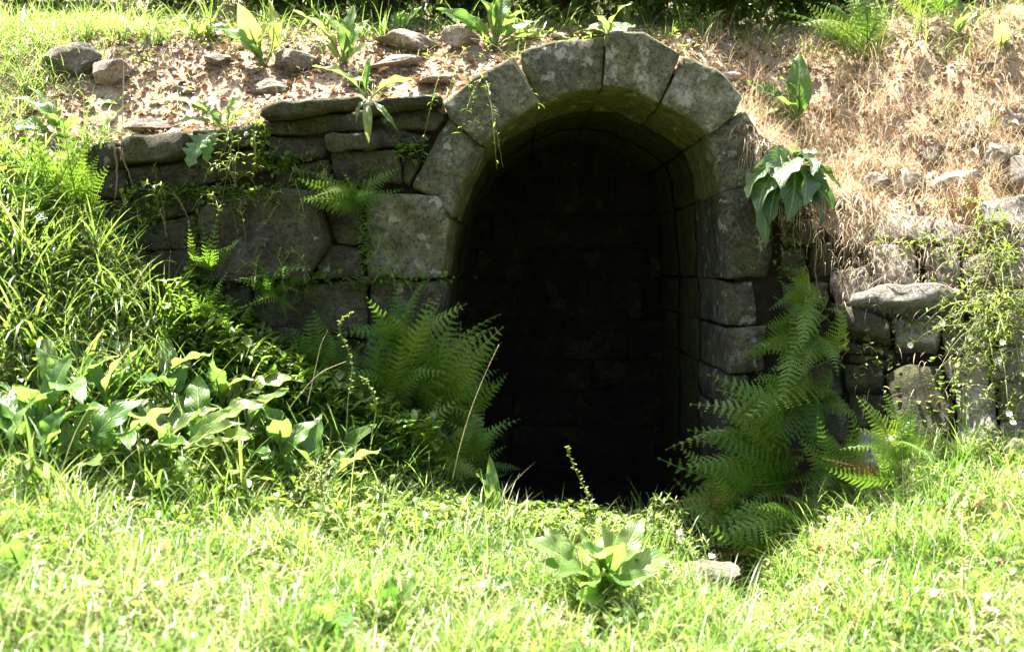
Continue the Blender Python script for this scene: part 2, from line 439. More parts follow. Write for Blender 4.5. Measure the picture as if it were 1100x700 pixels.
def leaflet(curl=.3, wd=.32, n=4):
    v, f = [], []
    prof = [.12, .8, 1.0, .7, 0]
    for i in range(n+1):
        s = i/n; w = wd*prof[i]; z = curl*(s-s*s*1.2)
        if i < n: v += [(s, -w, z+w*.35), (s, 0, z), (s, w, z+w*.35)]
        else: v += [(s, 0, z)]
    for i in range(n-1):
        a = 3*i
        for k in (0, 1): f += [(a+k, a+k+1, a+k+4), (a+k, a+k+4, a+k+3)]
    a = 3*(n-1); f += [(a, a+1, a+3), (a+1, a+2, a+3)]
    return v, f
LEAFLETS = [leaflet(.3), leaflet(-.2, .4), leaflet(.6, .26)]

# ------------------------------------------------------------------ ground sheets
def sheet(name, xs, ts, f, mat, label):
    X, T = np.meshgrid(xs, ts); Y = (yh if f is hill else yw)(X)+T; Z = f(X, T)
    if f is hill: Z[0] = Z[1]-np.where(np.abs(X[0]-.3) < .75, .10, .8)        # the cut face of the bank behind the wall top
    V = np.stack([X, Y, Z], 2).reshape(-1, 3); nx = len(xs); F = []
    for j in range(len(ts)-1):
        for i in range(nx-1):
            a = j*nx+i; F.append((a, a+1, a+nx+1, a+nx))
    me = bpy.data.meshes.new(name); me.from_pydata(V.tolist(), [], F); smooth(me)
    o = link(name, me, None, mat); o['kind'] = 'structure'; o['label'] = label; return o
xs = np.concatenate([np.linspace(-60, -6, 14), np.linspace(-5.5, -2.7, 16), np.linspace(-2.6, 2.8, 150), np.linspace(3, 6, 16), np.linspace(7, 60, 14)])
sheet('ground', xs, np.concatenate([np.linspace(-60, -7, 14), np.linspace(-6.5, -2.6, 16), np.linspace(-2.5, 0.06, 80)]), lambda x, t: front(x, np.minimum(t, 0)), M['ground'], 'grassy ground sloping in front of the arch')
sheet('hillside', xs, np.concatenate([[0.085], np.linspace(.09, 2.2, 64), np.linspace(2.4, 8, 20), np.linspace(10, 60, 14)]), hill, M['hill'], 'dry hillside behind and above the wall')

# ------------------------------------------------------------------ arch
arch = empty('stone_arch', P(627, 560), 'rough grey stone arch of large voussoirs round the dark opening', 'arch')
VOUS = [
 ('jamb_stone', [(392, 206), (470, 212), (484, 236), (474, 298), (394, 299)], 0),
 ('voussoir', [(443, 201), (482, 128), (518, 157), (497, 195), (486, 231), (471, 211)], 0),
 ('voussoir', [(479, 113), (512, 84), (552, 62), (578, 112), (545, 130), (519, 156), (484, 126)], -.02),
 ('voussoir', [(559, 59), (600, 46), (648, 41), (646, 93), (612, 99), (580, 111)], -.03),
 ('voussoir', [(652, 37), (690, 40), (728, 60), (708, 111), (680, 97), (648, 93)], -.04),
 ('voussoir', [(735, 62), (765, 78), (793, 105), (786, 122), (760, 144), (736, 125), (711, 112)], -.03),
 ('voussoir', [(788, 124), (800, 118), (816, 150), (822, 190), (800, 198), (774, 206), (770, 172), (761, 146)], 0),
 ('jamb_stone', [(775, 208), (801, 200), (820, 208), (832, 250), (826, 298), (779, 300), (777, 250)], 0),
 ('jamb_stone', [(779, 302), (810, 301), (814, 348), (780, 350)], .01), ('jamb_stone', [(780, 352), (822, 351), (818, 400), (779, 402)], -.02),
 ('jamb_stone', [(779, 404), (804, 403), (808, 440), (779, 441)], 0), ('jamb_stone', [(779, 443), (818, 442), (822, 520), (779, 522)], -.01),
 ('jamb_stone', [(779, 524), (830, 523), (830, 645), (779, 645)], 0),
 ('jamb_stone', [(396, 302), (472, 301), (472, 362), (398, 362)], .01), ('jamb_stone', [(408, 365), (472, 364), (471, 430), (405, 430)], 0),
 ('jamb_stone', [(390, 433), (471, 432), (472, 520), (392, 520)], .01), ('jamb_stone', [(400, 523), (472, 522), (472, 645), (400, 645)], 0)]
for k, (nm, pl, dy) in enumerate(VOUS):
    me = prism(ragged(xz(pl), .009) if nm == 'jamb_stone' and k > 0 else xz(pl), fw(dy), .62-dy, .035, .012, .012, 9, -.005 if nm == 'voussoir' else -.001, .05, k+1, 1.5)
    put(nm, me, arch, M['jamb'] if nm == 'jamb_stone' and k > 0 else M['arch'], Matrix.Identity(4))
# the vault behind the front ring: two more rings of stones with the same joints
INTR = [(472, 645), (472, 520), (471, 430), (472, 362), (473, 300), (479, 262), (486, 231), (497, 195), (519, 157), (545, 130), (579, 112), (612, 99), (647, 93), (680, 97), (709, 112), (736, 125), (760, 145), (770, 172), (774, 207), (777, 250), (779, 300), (780, 350), (779, 402), (779, 441), (779, 522), (779, 645)]
JOIN = [0, 1, 2, 3, 4, 6, 8, 10, 12, 14, 16, 18, 20, 21, 22, 23, 24, 25]
IW = [Vector(p) for p in xz(INTR)]
cen = Vector(((IW[0].x+IW[-1].x)/2, P(627, 250).z))
def offc(d):
    res = []
    for i in range(len(IW)):
        t = (IW[min(i+1, len(IW)-1)]-IW[max(i-1, 0)]).normalized(); res.append(IW[i]+Vector((-t.y, t.x))*d)
    return res
OUT = offc(.17)
sd = 40
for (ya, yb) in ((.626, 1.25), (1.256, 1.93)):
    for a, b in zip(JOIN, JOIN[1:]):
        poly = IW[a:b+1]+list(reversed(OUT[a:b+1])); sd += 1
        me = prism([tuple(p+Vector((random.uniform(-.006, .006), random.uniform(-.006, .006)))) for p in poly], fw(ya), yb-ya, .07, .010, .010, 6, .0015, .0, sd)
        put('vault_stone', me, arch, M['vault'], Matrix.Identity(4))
# earth packed behind the vault joints
BK = offc(.06); vv, ff = [], []
ysl = [.07, .6, 1.2, 1.96]
for y in ysl: vv += [(p.x, y, p.y) for p in BK]
nb = len(BK)
for k in range(3):
    for i in range(nb-1): ff.append((k*nb+i, k*nb+i+1, (k+1)*nb+i+1, (k+1)*nb+i))
me = mesh(vv, ff, 'backing'); o = put('joint_filling', me, arch, M['earth'], Matrix.Identity(4))
sm_ = o.modifiers.new('thick', 'SOLIDIFY'); sm_.thickness = .05; sm_.offset = 1 
# back wall of the chamber
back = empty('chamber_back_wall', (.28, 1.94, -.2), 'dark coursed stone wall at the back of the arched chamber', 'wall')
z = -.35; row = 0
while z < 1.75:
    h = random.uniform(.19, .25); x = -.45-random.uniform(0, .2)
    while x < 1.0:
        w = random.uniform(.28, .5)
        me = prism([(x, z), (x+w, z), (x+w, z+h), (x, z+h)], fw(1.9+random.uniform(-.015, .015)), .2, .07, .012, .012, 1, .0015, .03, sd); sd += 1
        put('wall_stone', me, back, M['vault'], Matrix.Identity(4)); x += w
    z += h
me = mesh([(-.7, 1.99, -.4), (1.3, 1.99, -.4), (1.3, 1.99, 1.9), (-.7, 1.99, 1.9)], [(0, 1, 2, 3)]); o = put('joint_filling', me, back, M['earth'], Matrix.Identity(4))
o.modifiers.new('thick', 'SOLIDIFY').thickness = .05
bm = bmesh.new(); bmesh.ops.create_grid(bm, x_segments=30, y_segments=30, size=.5)
for v in bm.verts:
    v.co = Vector((.28+v.co.x*1.7, 1.0+v.co.y*2.1, -.24+.02*float(ns(v.co.x, v.co.y, 9))))
me = bpy.data.meshes.new('floor'); bm.to_mesh(me); bm.free(); smooth(me)
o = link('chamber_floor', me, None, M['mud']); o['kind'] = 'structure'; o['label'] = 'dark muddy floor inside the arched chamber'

# ------------------------------------------------------------------ retaining wall left of the arch
lw = empty('retaining_wall', P(290, 420), 'shaded mossy stone retaining wall left of the arch', 'wall')
LST = [
 ([(132, 151), (205, 142), (206, 167), (134, 177)], -.03), ([(84, 160), (129, 150), (131, 178), (88, 186)], -.02), ([(90, 189), (134, 181), (138, 210), (94, 218)], -.01), ([(96, 221), (140, 212), (144, 246), (100, 250)], .0), ([(208, 143), (286, 129), (287, 152), (208, 166)], -.01),
 ([(288, 118), (388, 105), (388, 118), (289, 130)], -.07), ([(391, 112), (474, 101), (476, 113), (392, 125)], -.05),
 ([(289, 132), (396, 121), (396, 140), (290, 147)], -.03), ([(398, 128), (470, 117), (478, 127), (468, 140), (399, 142)], .02),
 ([(290, 150), (349, 146), (351, 166), (291, 172)], .0), ([(352, 145), (464, 143), (455, 158), (353, 163)], -.02),
 ([(358, 166), (428, 162), (430, 196), (358, 200)], .0), ([(432, 164), (455, 160), (447, 178), (441, 199), (432, 196)], .01),
 ([(136, 181), (206, 172), (207, 200), (140, 207)], .0), ([(209, 170), (287, 156), (288, 180), (210, 200)], .01), ([(291, 176), (355, 170), (355, 200), (292, 203)], .02),
 ([(216, 226), (240, 206), (300, 203), (345, 207), (354, 262), (330, 300), (222, 302)], -.04), ([(348, 206), (388, 204), (391, 262), (357, 262)], .02), ([(356, 265), (391, 265), (391, 297), (334, 300)], .0),
 ([(142, 210), (208, 204), (236, 206), (213, 226), (145, 240)], .0), ([(146, 243), (212, 230), (216, 262), (150, 270)], -.02), ([(152, 273), (217, 265), (220, 302), (155, 305)], .0),
 ([(155, 308), (270, 305), (270, 350), (158, 350)], .0), ([(273, 304), (392, 302), (395, 361), (274, 352)], -.02), ([(160, 353), (330, 356), (330, 410), (165, 410)], .0),
 ([(333, 358), (402, 365), (402, 430), (335, 425)], .01), ([(170, 414), (330, 413), (330, 500), (175, 500)], 0), ([(334, 429), (386, 435), (388, 520), (336, 520)], 0)]
for k, (pl, dy) in enumerate(LST):
    me = prism(ragged(xz(pl)), fw(dy+random.uniform(-.012, .012)), .3-dy, .03, .016, .012, 2, .0, .14, 100+k, 2.6)
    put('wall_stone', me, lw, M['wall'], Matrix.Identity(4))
for k, (u, v) in enumerate([(207, 186), (288, 165), (352, 153), (214, 215), (236, 204), (300, 203), (352, 203), (394, 160), (436, 150), (330, 302), (272, 304), (392, 301), (150, 208), (214, 247), (148, 272), (400, 142), (455, 150), (240, 168), (356, 180), (442, 168)]):
    w, h = random.uniform(5, 11), random.uniform(2.5, 5)
    me = prism(ragged(xz([(u-w, v-h*.6), (u+w*.8, v-h), (u+w, v+h), (u-w*.7, v+h*.8)]), .006), fw(random.uniform(-.03, .0)), .09, .03, .012, .01, 1, 0, .2, 400+k, 1.5)
    put('chinking_stone', me, lw, M['wall'], Matrix.Identity(4))
# earth behind the joints, with the hole for the arch
outer = [Vector((-2.0, -.3)), Vector((1.25, -.4)), Vector((1.25, 1.35)), Vector((1.0, 1.6)), Vector((.85, 1.72)), Vector((.65, 1.86)), Vector((.36, 1.93)), Vector((0, 1.84)), Vector((-.25, 1.72)), Vector((-.35, 1.67)), Vector((-1.0, 1.63)), Vector((-1.66, 1.48)), Vector((-2.0, 1.4))]
hole = offc(.05)
pts = outer+hole; no = len(outer)
ed = [(i, (i+1) % no) for i in range(no)]+[(no+i, no+(i+1) % len(hole)) for i in range(len(hole))]
cv, ce, cf, *_ = delaunay_2d_cdt(pts, ed, [], 0, 1e-6)
def inpoly(p, pl):
    cn = False
    for i in range(len(pl)):
        a_, b_ = pl[i], pl[i-1]
        if (a_.y > p.y) != (b_.y > p.y) and p.x < (b_.x-a_.x)*(p.y-a_.y)/(b_.y-a_.y)+a_.x: cn = not cn
    return cn
fs = []
for f in cf:
    c = (cv[f[0]]+cv[f[1]]+cv[f[2]])/3
    if inpoly(c, outer) and not inpoly(c, hole): fs.append(tuple(f))
me = mesh([(p.x, .055, p.y) for p in cv], fs, 'core', False)
o = put('earth_core', me, lw, M['earth'], Matrix.Identity(4)); sol = o.modifiers.new('thick', 'SOLIDIFY'); sol.thickness = .1; sol.offset = 1 if o.data.polygons[0].normal.y > 0 else -1

# ------------------------------------------------------------------ rubble wall right of the arch (battered, splayed towards the viewer)
rw = empty('rubble_wall', PW(1000, 480), 'sunlit dry-stone rubble wall right of the arch below the dry grass', 'wall')
wy = WN.normalized(); wex = Vector((1, -.476, 0)).normalized(); wez = wex.cross(wy) ; wez = wez if wez.z > 0 else -wez
WO = PW(1000, 400)
def w2(pl): return [((PW(u, v)-WO).dot(wex), (PW(u, v)-WO).dot(wez)) for u, v in pl]
RST = [
 ([(937, 228), (1000, 226), (1002, 262), (936, 260)], 0), ([(937, 263), (985, 265), (990, 314), (940, 311)], -.03), ([(988, 264), (1031, 266), (1031, 314), (992, 316)], -.02),
 ([(1004, 232), (1050, 236), (1052, 262), (1004, 261)], .03), ([(1054, 224), (1104, 212), (1104, 247), (1056, 246)], -.05), ([(1034, 266), (1072, 262), (1074, 300), (1034, 304)], .01),
 ([(1055, 249), (1104, 250), (1104, 268), (1076, 262)], .0), ([(1076, 272), (1124, 270), (1124, 306), (1077, 305)], -.02),
 ([(914, 331), (942, 317), (1032, 319), (1044, 326), (1005, 338), (916, 338)], -.13), 
 ([(896, 332), (952, 345), (957, 368), (900, 362)], -.07), ([(959, 345), (1010, 344), (1012, 372), (960, 372)], .02), ([(903, 366), (962, 374), (962, 383), (905, 379)], -.03),
 ([(910, 382), (955, 388), (952, 397), (913, 391)], -.06), ([(908, 396), (951, 400), (952, 420), (911, 417)], -.02), ([(955, 402), (975, 394), (1010, 400), (1024, 440), (1022, 466), (1000, 478), (956, 456)], -.03),
 ([(912, 421), (952, 424), (954, 458), (914, 456)], .0), ([(1014, 350), (1064, 342), (1066, 376), (1014, 380)], .0), ([(1013, 383), (1064, 380), (1062, 412), (1022, 418)], -.01),
 ([(1027, 421), (1068, 416), (1074, 474), (1028, 480)], -.02), ([(1068, 335), (1124, 330), (1124, 372), (1070, 376)], -.03), ([(1068, 380), (1130, 376), (1130, 408), (1067, 412)], -.05), ([(1072, 416), (1130, 412), (1130, 450), (1076, 455)], -.03),
 ([(1078, 458), (1130, 454), (1134, 500), (1080, 505)], -.07), ([(1030, 484), (1075, 478), (1076, 510), (1034, 512)], -.04), ([(920, 460), (954, 460), (998, 482), (1000, 510), (922, 510)], .0), ([(1034, 308), (1120, 309), (1120, 328), (1050, 330)], -.02),
 ([(862, 352), (894, 340), (899, 370), (866, 384)], .03), ([(866, 388), (900, 374), (908, 420), (868, 424)], .04), ([(868, 428), (910, 424), (912, 470), (870, 470)], .03), ([(872, 474), (918, 474), (918, 530), (874, 530)], .03),
 ([(893, 290), (934, 285), (938, 312), (910, 330), (895, 328)], .04)]
for k, (pl, dy) in enumerate(RST):
    fr = (WO+wy*(dy+random.uniform(-.02, .02)), wex, wez, wy)
    me = prism(ragged(w2(pl), .009), fr, .3, .035, .017, .014, 2, .0, .16, 200+k, 1.9)
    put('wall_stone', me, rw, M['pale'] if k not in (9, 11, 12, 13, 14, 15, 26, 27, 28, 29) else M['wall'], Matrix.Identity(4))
for k, pl in enumerate([[(840, 206), (872, 200), (880, 226), (842, 232)], [(842, 236), (884, 230), (890, 256), (844, 262)], [(842, 266), (866, 262), (868, 296), (842, 298)], [(870, 262), (892, 260), (892, 296), (872, 298)], [(842, 302), (890, 300), (892, 330), (844, 336)], [(824, 168), (850, 160), (862, 196), (826, 192)]]):
    me = prism(ragged(xz(pl), .012), fw(.01+random.uniform(-.03, .02)-(.16 if pl[0][0] > 880 else 0)), .3, .035, .02, .016, 2, .002, .2, 300+k, 2.0)
    put('wall_stone', me, rw, M['wall'], Matrix.Identity(4))
# the same wall goes on outside the frame
zz = -.62
while zz < .62:
    h = random.uniform(.1, .17); s = .62+random.uniform(-.03, .05)
    while s < 2.6:
        w = random.uniform(.14, .34)
        me = prism([(s, zz), (s+w, zz+random.uniform(-.01, .01)), (s+w, zz+h), (s, zz+h)], (WO+wy*random.uniform(-.05, .02), wex, wez, wy), .25, .07, .018, .03, 1, .005, .1, sd, 1.5); sd += 1
        put('wall_stone', me, rw, M['pale'], Matrix.Identity(4)); s += w
    zz += h
q = [WO+wy*.08+wex*a+wez*b for a, b in ((-.75, -.9), (2.7, -.9), (2.7, .6), (-.3, .6), (-.6, .75))]
me = mesh(q, [(0, 1, 2, 3, 4)], 'core', False); o = put('earth_core', me, rw, M['earth'], Matrix.Identity(4)); sol = o.modifiers.new('thick', 'SOLIDIFY'); sol.thickness = .1; sol.offset = 1 if o.data.polygons[0].normal.y > 0 else -1

# ------------------------------------------------------------------ loose stones
def loose(u, v, w, h, d, label, seed, hill_=True, lift=.3, rz=0, mat='rock', name='loose_stone', group=None):
    p = hp(u, v) if hill_ else gp(u, v)
    o = link(name, rockmesh(w*.68, d*.65, h*.72, seed), None, M[mat]); o.location = p+Vector((0, 0, h*lift)); o.rotation_euler = (random.uniform(-.15, .15), random.uniform(-.15, .15), rz)
    return tag(o, label, 'stone', group)
loose(84, 76, .24, .14, .20, 'larger pale rounded stone at top left of the terrace', 3)
loose(123, 86, .20, .11, .16, 'smaller brown stone touching the pale stone at top left', 5, rz=.3)
loose(318, 77, .20, .13, .15, 'brown rounded stone on the terrace between two leafy dock plants', 8)
loose(292, 100, .20, .07, .15, 'pale angular slab on the litter below the brown stone', 11, rz=.6)
loose(160, 143, .24, .06, .14, 'flat sunlit white slab on the far left end of the wall', 12, lift=.35)
loose(425, 72, .26, .05, .16, 'flat grey slab lying in litter behind the wall edge', 13)
loose(440, 52, .26, .10, .18, 'long grey stone in litter left of the dock clump above the arch', 14, rz=.2)
loose(500, 50, .18, .10, .14, 'grey stone at the foot of the dock clump above the arch', 15, rz=.2)
loose(655, 39, .24, .07, .14, 'brown capstone lying on top of the arch crown', 17, rz=.1)
loose(752, 632, .24, .07, .2, 'flat sunlit stone in the grass at the edge of the gully', 19, False, .75)
loose(935, 100, .12, .05, .09, 'small pale stone in dry grass at upper right', 21)
loose(1060, 75, .10, .05, .08, 'small pale stone near the top right corner', 22)
loose(1092, 492, .12, .08, .1, 'pale stone at the foot of the rubble wall by the right edge', 23, False)

for k, (u, v, w, h, d) in enumerate([(1070, 178, .2, .14, .14), (1028, 205, .16, .12, .12), (975, 208, .17, .12, .12), (1095, 205, .22, .15, .15), (945, 205, .13, .1, .1), (1045, 150, .14, .09, .1), (1000, 172, .12, .08, .1), (1090, 140, .12, .08, .1)]):
    loose(u, v, w, h, d, 'pale stone half buried in the dry grass bank above the rubble wall', 30+k, True, .25, random.uniform(0, 3), 'pale', 'bank_stone', 'stones in the right bank')
for k, (u, v, w, h, d, wh) in enumerate([(232, 68, .14, .05, .12, 'behind the jagged-leaved plant'), (470, 88, .2, .05, .14, 'beside the left shoulder of the arch'), (385, 92, .16, .04, .12, 'behind the lone narrow-leaved dock'), (345, 60, .12, .06, .1, 'at the root of the leafy dock'), (55, 70, .12, .06, .1, 'left of the larger pale stone'), (200, 100, .12, .03, .1, 'above the left end of the wall'), (600, 44, .16, .05, .1, 'left of the arch crown'), (780, 86, .12, .04, .1, 'behind the arch right shoulder')]):
    loose(u, v, w, h, d, 'flat half-buried stone in litter '+wh, 50+k, True, .2, random.uniform(0, 3), 'rock')
# ------------------------------------------------------------------ broad leaves
def docklf(wd=.2, arch_=.12, wave=.02, tooth=0.0, cup=.25, pet=.16, nx=18, ny=6, peak=.4, seed=0, twist=0.0, tipdroop=0.0):
    """a leaf with petiole from (0,0,0) to (1,0,0)"""
    if tooth: nx = 36
    r = random.Random(seed); ph = r.uniform(0, 6)
    V, F, UV = [], [], []
    for i in range(nx+1):
        s = i/nx; x = pet+(1-pet)*s
        if s < peak: w = math.sin(s/peak*math.pi/2)**.75
        else: w = math.cos((s-peak)/(1-peak)*math.pi/2)**.8
        w = max(w, .03)*wd*.8
        if tooth: w *= 1-tooth*(.5+.5*math.sin(s*math.pi*2*6.5))**1.3
        tw = twist*s
        zc = arch_*4*x*(1-x)-tipdroop*s**3
        for j in range(ny+1):
            t = j/ny*2-1; y = t*w
            z = cup*abs(y)-.25*abs(t)*0+wave*math.sin(s*17+ph+(1.5 if t > 0 else 0))*abs(t)**1.5+.018*math.cos(s*math.pi*14)*abs(t)*(1-abs(t))
            y2 = y*math.cos(tw)-z*math.sin(tw); z2 = y*math.sin(tw)+z*math.cos(tw)
            V.append((x, y2, zc+z2)); UV.append((s, j/ny))
    for i in range(nx):
        for j in range(ny):
            a = i*(ny+1)+j; F.append((a, a+ny+1, a+ny+2, a+1))
    pts = [Vector((x, 0, arch_*4*x*(1-x)-.004)) for x in np.linspace(0, pet+.5*(1-pet), 7)]
    tv, tf = tubemesh(pts, .022, .008, 5); b = len(V); V += [tuple(p) for p in tv]; UV += [(0, .5)]*len(tv); F += [tuple(b+i for i in f) for f in tf]
    me = bpy.data.meshes.new('leaf'); me.from_pydata(V, [], F); uvl = me.uv_layers.new(name='UVMap')
    for l in me.loops: uvl.data[l.index].uv = UV[l.vertex_index]
    smooth(me); me.materials.append(M['dock']); return me
DL = [docklf(.16, .10, .02, seed=1), docklf(.20, .16, .03, seed=2, cup=.35), docklf(.23, .07, .025, seed=3, cup=.2), docklf(.18, .2, .035, seed=4, twist=.5), docklf(.15, .13, .03, seed=5, cup=.5, twist=-.4), docklf(.25, .12, .04, seed=6, peak=.35, tipdroop=.08)]
DP = [docklf(.15, .12, .02, seed=11, pet=.42, cup=.3), docklf(.17, .18, .03, seed=12, pet=.45, cup=.4, twist=.5), docklf(.14, .09, .03, seed=13, pet=.4, twist=-.5), docklf(.18, .2, .035, seed=14, pet=.45, tipdroop=.1), docklf(.13, .14, .02, seed=15, pet=.4, cup=.5)]
DT = [docklf(.20, .12, .02, .55, .25, .1, seed=7, peak=.55), docklf(.24, .18, .03, .5, .3, .12, seed=8, peak=.6)]
DN = [docklf(.085, .12, .008, seed=9, cup=.5, pet=.05, peak=.35), docklf(.10, .2, .01, seed=10, cup=.4, pet=.05, twist=.6)]
def basis(a, b, roll=0.0, up=Vector((0, -.7, 1)), wscale=1.0):
    d = b-a; L = d.length; x = d.normalized()
    y = up.cross(x)
    if y.length < .05: y = Vector((1, 0, 0))
    y.normalize(); z = x.cross(y)
    c, s = math.cos(roll), math.sin(roll); y, z = y*c+z*s, z*c-y*s
    m = Matrix(((x.x*L, y.x*L*wscale, z.x*L, a.x), (x.y*L, y.y*L*wscale, z.y*L, a.y), (x.z*L, y.z*L*wscale, z.z*L, a.z), (0, 0, 0, 1)))
    return m
def plant(name, root, leaves, label, cat='plant', group=None, lib=None, part='leaf', jit=.012):
    """leaves: list of (tip point, mesh, roll, width factor)"""
    e = empty(name, root, label, cat, group)
    for tip, me, roll, ws in leaves:
        put(part, me, e, None, basis(root+Vector((random.uniform(-jit, jit), random.uniform(-.012, .012), random.uniform(-jit, jit) if jit > .02 else 0)), tip, roll, up=Vector((0, -1.3, .6)) if part == 'frond' else Vector((random.uniform(-.3, .3), random.uniform(-.7, -.1), 1)), wscale=ws))
    return e
def dock_px(root, tips, label, lib=None, name='dock_plant', group=None, yo=(-.16, .06), ws=1.0, roll=.6):
    lv = []
    for tp in tips:
        u, v = tp[0], tp[1]; Y = root.y+(tp[2] if len(tp) > 2 else random.uniform(*yo))
        w = tp[3] if len(tp) > 3 else random.uniform(.85, 1.2)
        lv.append((P(u, v, Y), random.choice(lib or DL), random.uniform(-roll, roll), w*ws))
    return plant(name, root, lv, label, 'plant', group)
def dock_rand(root, n, rmin, rmax, label, group, lib=None, el=(.2, 1.1), name='dock_plant'):
    lv = []; a0 = random.uniform(0, 6)
    for i in range(n):
        az = a0+i*2.4+random.uniform(-.3, .3); e_ = random.uniform(*el); L = random.uniform(rmin, rmax)
        tip = root+Vector((math.cos(az)*math.cos(e_), math.sin(az)*math.cos(e_), math.sin(e_)))*L
        lv.append((tip, random.choice(lib or DL), random.uniform(-.3, .3), random.uniform(.8, 1.25)))
    return plant(name, root, lv, label, 'plant', group)

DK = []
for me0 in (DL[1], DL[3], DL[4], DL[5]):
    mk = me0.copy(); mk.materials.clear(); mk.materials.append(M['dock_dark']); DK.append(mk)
dock_px(P(850, 176, -.05), [(805, 186, -.08), (800, 206, -.14), (812, 222, -.18), (826, 246, -.16), (822, 262, -.12), (846, 238, -.22), (862, 222, -.26), (880, 244, -.18), (898, 226, -.16), (902, 202, -.12), (888, 166, -.06), (858, 152, -.04), (824, 162, -.08), (838, 196, -.26), (874, 188, -.24), (816, 176, -.2), (866, 164, -.12)],
        'large dark broad-leaved plant hanging on the right side of the arch', DK, ws=1.15, roll=.9)
dock_px(hp(857, 138), [(858, 56, -.02, .8), (797, 88, -.06), (806, 116, -.1, 1.1), (838, 82, -.03, .9), (826, 104, -.12)], 'upright dock plant on the bank just above the arch right shoulder', ws=1.05)
dock_px(P(243, 140, -.07), [(163, 110, -.05, .8), (186, 132, -.1), (203, 182, -.14, 1.3), (222, 176, -.1, 1.2), (264, 98, 0, .8), (277, 118, -.02), (205, 112, -.03)], 'jagged-leaved thistle-like plant drooping over the left end of the wall', DT, 'thistle_plant')
dock_px(P(396, 106, -.08), [(335, 72, -.06, .8), (399, 60, -.02, .7), (396, 154, -.06, .8), (446, 86, -.02, 1.1), (427, 140, -.06, .5), (383, 132, -.08, .5)], 'lone dock with narrow leaves on the wall edge left of the arch', [DL[0], DL[4]])
dock_px(hp(284, 72), [(256, 4), (232, 26), (300, 20), (268, 48), (307, 47), (288, 0), (250, 44)], 'dock plant with upright leaves at the back left of the terrace')
dock_px(hp(368, 72), [(314, 12), (345, 14), (382, 6), (402, 46), (334, 42), (360, 22), (396, 22)], 'leafy dock plant behind the brown stone on the terrace')
dock_px(hp(530, 52), [(468, 10, -.1), (498, -14), (526, -24), (548, -12), (580, 22), (505, 16), (560, 10), (588, 40)], 'tall dock clump on the terrace above the arch left shoulder', ws=1.1)
dock_px(hp(128, 116), [(94, 118, -.1, 1.2), (138, 100, 0, .8)], 'single lit broad leaf beside the two stones at top left')
dock_px(hp(66, 150), [(8, 104), (30, 92), (72, 112), (2, 140), (44, 120), (86, 126)], 'bleached broad-leaved plant above the fern at the left edge')
c0 = gp(648, 648)
ct = [(562, 578, -.06), (584, 566, .1), (608, 556, .16), (648, 560, .02), (690, 554, .12), (668, 582, -.16), (596, 618, -.2), (704, 616, -.1), (636, 596, -.24), (722, 596, .1), (624, 584, -.12), (672, 630, -.28), (604, 596, -.02), (656, 572, .2), (640, 628, -.3), (690, 590, -.02), (576, 604, -.12), (620, 640, -.3)]
dock_px(c0, ct, 'large lit dock rosette in front of the arch opening', DP+DL[:2], ws=1.15, roll=.9)
dock_px(gp(530, 575), [(586, 540, .1, .9), (526, 488, .0, .7), (512, 508, 0, .8), (500, 530, -.05), (556, 556, -.05)], 'small dock at the left foot of the opening with one leaf over the dark', ws=1.1)
dock_px(gp(418, 668), [(420, 618, 0, 1.2), (446, 622, 0, 1.2), (392, 640), (440, 655), (400, 665)], 'small dock with one yellow and one white-lit leaf in the front grass')
dock_px(gp(352, 690), [(300, 676, -.05, 1.1), (380, 672), (345, 650)], 'low dock with a flat pale leaf at the bottom edge')
dock_px(gp(372, 520), [(426, 478, -.05, 1.2), (346, 440, 0, 1.3), (340, 468), (404, 455), (372, 448), (330, 500)], 'dock with a long flat white-lit leaf below the left ferns')
dock_px(gp(22, 620), [(0, 588), (32, 600), (-18, 610)], 'white-lit dock leaf clump at the lower left edge')
LB = 'sunlit dock plant in the broad-leaved band on the left bank'
for (u, v) in [(40, 475), (95, 505), (150, 495), (205, 495), (255, 495), (310, 505), (70, 440), (125, 455), (190, 440), (240, 455), (285, 470), (15, 510), (335, 525), (170, 410), (60, 500), (120, 500), (230, 490), (180, 500)]:
    dock_rand(gp(u+random.uniform(-8, 8), v+12), random.randint(6, 9), .2, .36, LB, 'dock plants on the left bank', DP, el=(.3, 1.3))
for (u, v, n, w) in [(480, 590, 5, 'below the left grass tufts'), (300, 600, 4, 'under the leaning seed spikes'), (520, 640, 4, 'left of the big dock rosette'), (120, 590, 4, 'near the lower left corner'), (560, 600, 4, 'touching the big dock rosette'), (930, 590, 3, 'on the right lawn')]:
    dock_rand(gp(u, v), n, .07, .13, 'young low dock rosette in the lawn '+w, 'small docks in the lawn', el=(.1, .7))
for (u, v, n, w) in [(655, 48, 5, 'behind the arch crown'), (760, 40, 4, 'right of the arch crown'), (215, 45, 6, 'left of the upright dock'), (430, 40, 5, 'between the dock plants'), (1075, 60, 4, 'by the top right corner'), (1030, 40, 5, 'beside the pale fern')]:
    dock_rand(hp(u, v), n, .10, .2, 'low leafy plant at the back of the terrace '+w, 'leafy plants at the back of the terrace', el=(.3, 1.2))

